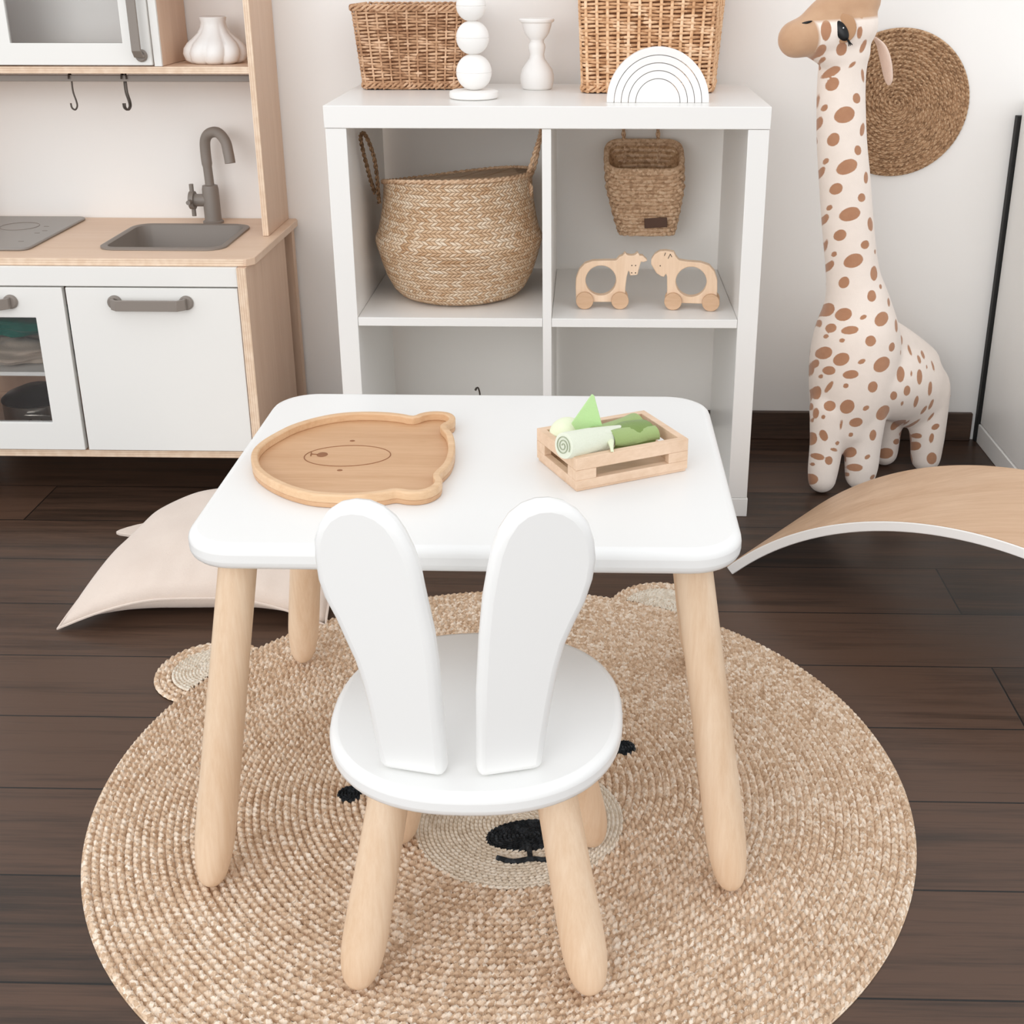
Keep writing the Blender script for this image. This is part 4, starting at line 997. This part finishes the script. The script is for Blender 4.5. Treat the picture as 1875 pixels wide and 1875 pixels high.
def chain(P):
    pts = []; rad = []
    n = len(P)
    (a, ra), (b, rb) = P[0], P[1]; da = (Vector(a)-Vector(b)).normalized()
    for k in range(5): q = PI/2*(1-k/5); pts.append(Vector(a)+da*ra*math.sin(q)); rad.append(max(ra*math.cos(q), .002))
    sm = smooth_path([tuple(p)+(r,) for p, r in P], 5)
    for q in sm: pts.append(Vector(q[:3])); rad.append(q[3])
    (a, ra), (b, rb) = P[-1], P[-2]; da = (Vector(a)-Vector(b)).normalized()
    for k in range(1, 6): q = PI/2*k/5; pts.append(Vector(a)+da*ra*math.sin(q)); rad.append(max(ra*math.cos(q), .002))
    gm.tube(pts, rad, 28)
chain([((.534, .158, .860), .043), ((.5315, .165, .80), .0435), ((.540, .165, .70), .0455), ((.553, .166, .617), .0475), ((.567, .168, .53), .0485), ((.584, .17, .44), .0510), ((.597, .172, .385), .063), ((.603, .175, .33), .081), ((.606, .18, .27), .089), ((.606, .182, .20), .086), ((.600, .18, .14), .074)])
chain([((.625, .19, .22), .085), ((.67, .215, .215), .087), ((.72, .245, .195), .084), ((.748, .262, .170), .078)])
chain([((.640, .20, .30), .055), ((.70, .235, .262), .052), ((.75, .26, .225), .05)])
chain([((.560, .150, .17), .042), ((.556, .140, .10), .034), ((.551, .128, .05), .031), ((.549, .122, .029), .0285)])
chain([((.628, .155, .17), .046), ((.630, .148, .10), .037), ((.630, .142, .05), .034), ((.629, .140, .031), .031)])
chain([((.700, .262, .15), .044), ((.704, .268, .08), .033), ((.706, .268, .029), .0285)])
chain([((.776, .245, .15), .046), ((.784, .240, .08), .036), ((.785, .236, .031), .031)])
# head
chain([((.437, .117, .873), .033), ((.462, .126, .879), .037), ((.490, .138, .884), .042), ((.520, .150, .888), .048), ((.538, .156, .895), .049)])
chain([((.462, .126, .893), .027), ((.500, .142, .915), .036), ((.545, .158, .930), .040), ((.556, .163, .955), .034)])
chain([((.480, .136, .862), .028), ((.515, .150, .852), .038), ((.536, .158, .850), .042)])
go = gm.obj('body', M_['giraffe'], t, smooth=180)
# blend the plush limbs into one skin, then print the fabric spots on it
rmod = go.modifiers.new('remesh', 'REMESH'); rmod.mode = 'VOXEL'; rmod.voxel_size = .0042; rmod.use_smooth_shade = True
sm_ = go.modifiers.new('smooth', 'SMOOTH'); sm_.factor = .6; sm_.iterations = 9
bpy.context.view_layer.update()
ev = go.evaluated_get(bpy.context.evaluated_depsgraph_get())
nm = bpy.data.meshes.new_from_object(ev); go.modifiers.clear(); go.data = nm
nm.materials.clear(); nm.materials.append(M_['giraffe'])
nm.polygons.foreach_set('use_smooth', [True]*len(nm.polygons))
NV = len(nm.vertices); co = np.zeros(NV*3); nm.vertices.foreach_get('co', co); co = co.reshape(-1, 3) + np.array(GR)
nn_ = np.zeros(NV*3); nm.vertex_normals.foreach_get('vector', nn_); nn_ = nn_.reshape(-1, 3)
cr_ = np.array([.9997, .0241, 0]); cf_ = np.array([-.0225, .9305, -.3657]); cu_ = np.cross(cr_, cf_)
field = np.full(NV, -1.0)
def stamp(c, ra, rb, ang, r_, u_, f_, depth=.035):
    d_ = co - np.array(c); ca_, sa_ = math.cos(math.radians(ang)), math.sin(math.radians(ang))
    a_ = d_ @ r_; b_ = d_ @ u_; x_ = a_*ca_+b_*sa_; y_ = -a_*sa_+b_*ca_
    q = 1-np.sqrt((x_/ra)**2+(y_/rb)**2); q = q*min(ra, rb)/.004; q[np.abs(d_ @ f_) > depth] = -1
    np.maximum(field, q, out=field)
for cx_, cy_, cz_, ra, rb, an in SPOTS: stamp((cx_, cy_, cz_), ra, rb, an, cr_, cu_, cf_)
rs = random.Random(5); away = np.where(((nn_ @ cf_) > .12) & (co[:, 2] < .83))[0].tolist(); rs.shuffle(away); pts_ = []
for i in away:
    p = co[i]
    if all(np.linalg.norm(p-q) > .036 for q in pts_):
        pts_.append(p); n_ = nn_[i]; r_ = np.cross([0, 0, 1.], n_)
        if np.linalg.norm(r_) < .2: continue
        r_ /= np.linalg.norm(r_); u_ = np.cross(n_, r_); k_ = rs.choice((.017, .013, .010, .006))
        stamp(p, k_, k_*rs.uniform(.65, 1), rs.uniform(-20, 40), r_, u_, n_, .02)
at_ = nm.attributes.new('spots', 'FLOAT', 'POINT'); at_.data.foreach_set('value', np.clip(field, -1, 1).astype(np.float32))
# ears, horns, eye, nostril, tail
def earleaf(P, w, m, name, thick=.004):
    path = smooth_path(P, 6); n = len(path); mb = MB(); mb.tube(path, [max(.0015, w*math.sin(PI*(.12+.80*i/(n-1)))) for i in range(n)], 16, flat=.34); return mb.obj(name, m, t, smooth=80)
earleaf([(.588, .178, .872), (.603, .184, .856), (.614, .188, .830), (.622, .190, .800), (.624, .190, .788)], .0165, M_['pinkish'], 'ear')['label'] = 'drooping pale pink ear'
for dx in (-.014, .016):
    b = MB(); b.tube([(.556+dx, .163+dx*.5, .975), (.560+dx, .164+dx*.5, 1.0), (.563+dx, .165+dx*.5, 1.018)], [.008, .008, .011], 14); b.ball((.563+dx, .165+dx*.5, 1.022), .0125, 16, 10); b.obj('horn', M_['tan'], t)
hn = Vector((-.28, -.92, .10)).normalized()
def face_disc(c, rx, rz, rot, depth, m, name, parent=t):
    zz = hn; xx = Vector((0, 0, 1)).cross(zz).normalized(); yy = zz.cross(xx)
    R3 = Matrix((xx, yy, zz)).transposed() @ Matrix.Rotation(rot, 3, 'Z')
    mb = MB(); mb.ball(Vector(c), (rx, rz, depth), 28, 16, R3.to_4x4()); return mb.obj(name, m, parent, smooth=80)
ec = Vector((.5105, .1020, .889))
face_disc(ec+Vector((.0045, .004, .003)), .0235, .0250, .3, .0045, M_['tan'], 'eyelid')['label'] = 'light brown eyelid patch'
ey = face_disc(ec+Vector((.001, -.0005, -.001)), .0195, .0105, -.95, .0045, M_['black'], 'eye')
MB().ball(ec+Vector((.0035, -.0062, .004)), .0013, 10, 8).obj('eye_highlight', M_['white'], ey)
b = MB()
for a in (-.25, .05, .35): b.tube(smooth_path([tuple(ec+Vector((.011, -.004, -.013))), tuple(ec+Vector((.016+a*.004, -.003, -.020))), tuple(ec+Vector((.019+a*.010, -.002, -.026+a*.004)))], 4), [.0014]*4+[.001]*4+[.0005], 6)
b.obj('eyelashes', M_['black'], t)
face_disc((.447, .0985, .9005), .0135, .0024, .30, .002, M_['black'], 'nostril')
b = MB(); b.tube(smooth_path([(.808, .285, .205), (.822, .288, .190), (.826, .288, .165)], 5), .005, 8); b.tube([(.826, .288, .168), (.827, .287, .150), (.828, .286, .130)], [.006, .010, .003], 10)
b.obj('tail', M_['tan'], t)

for o in list(bpy.data.objects):
    if '_r' in o: del o['_r']
print('objects', len(bpy.data.objects))
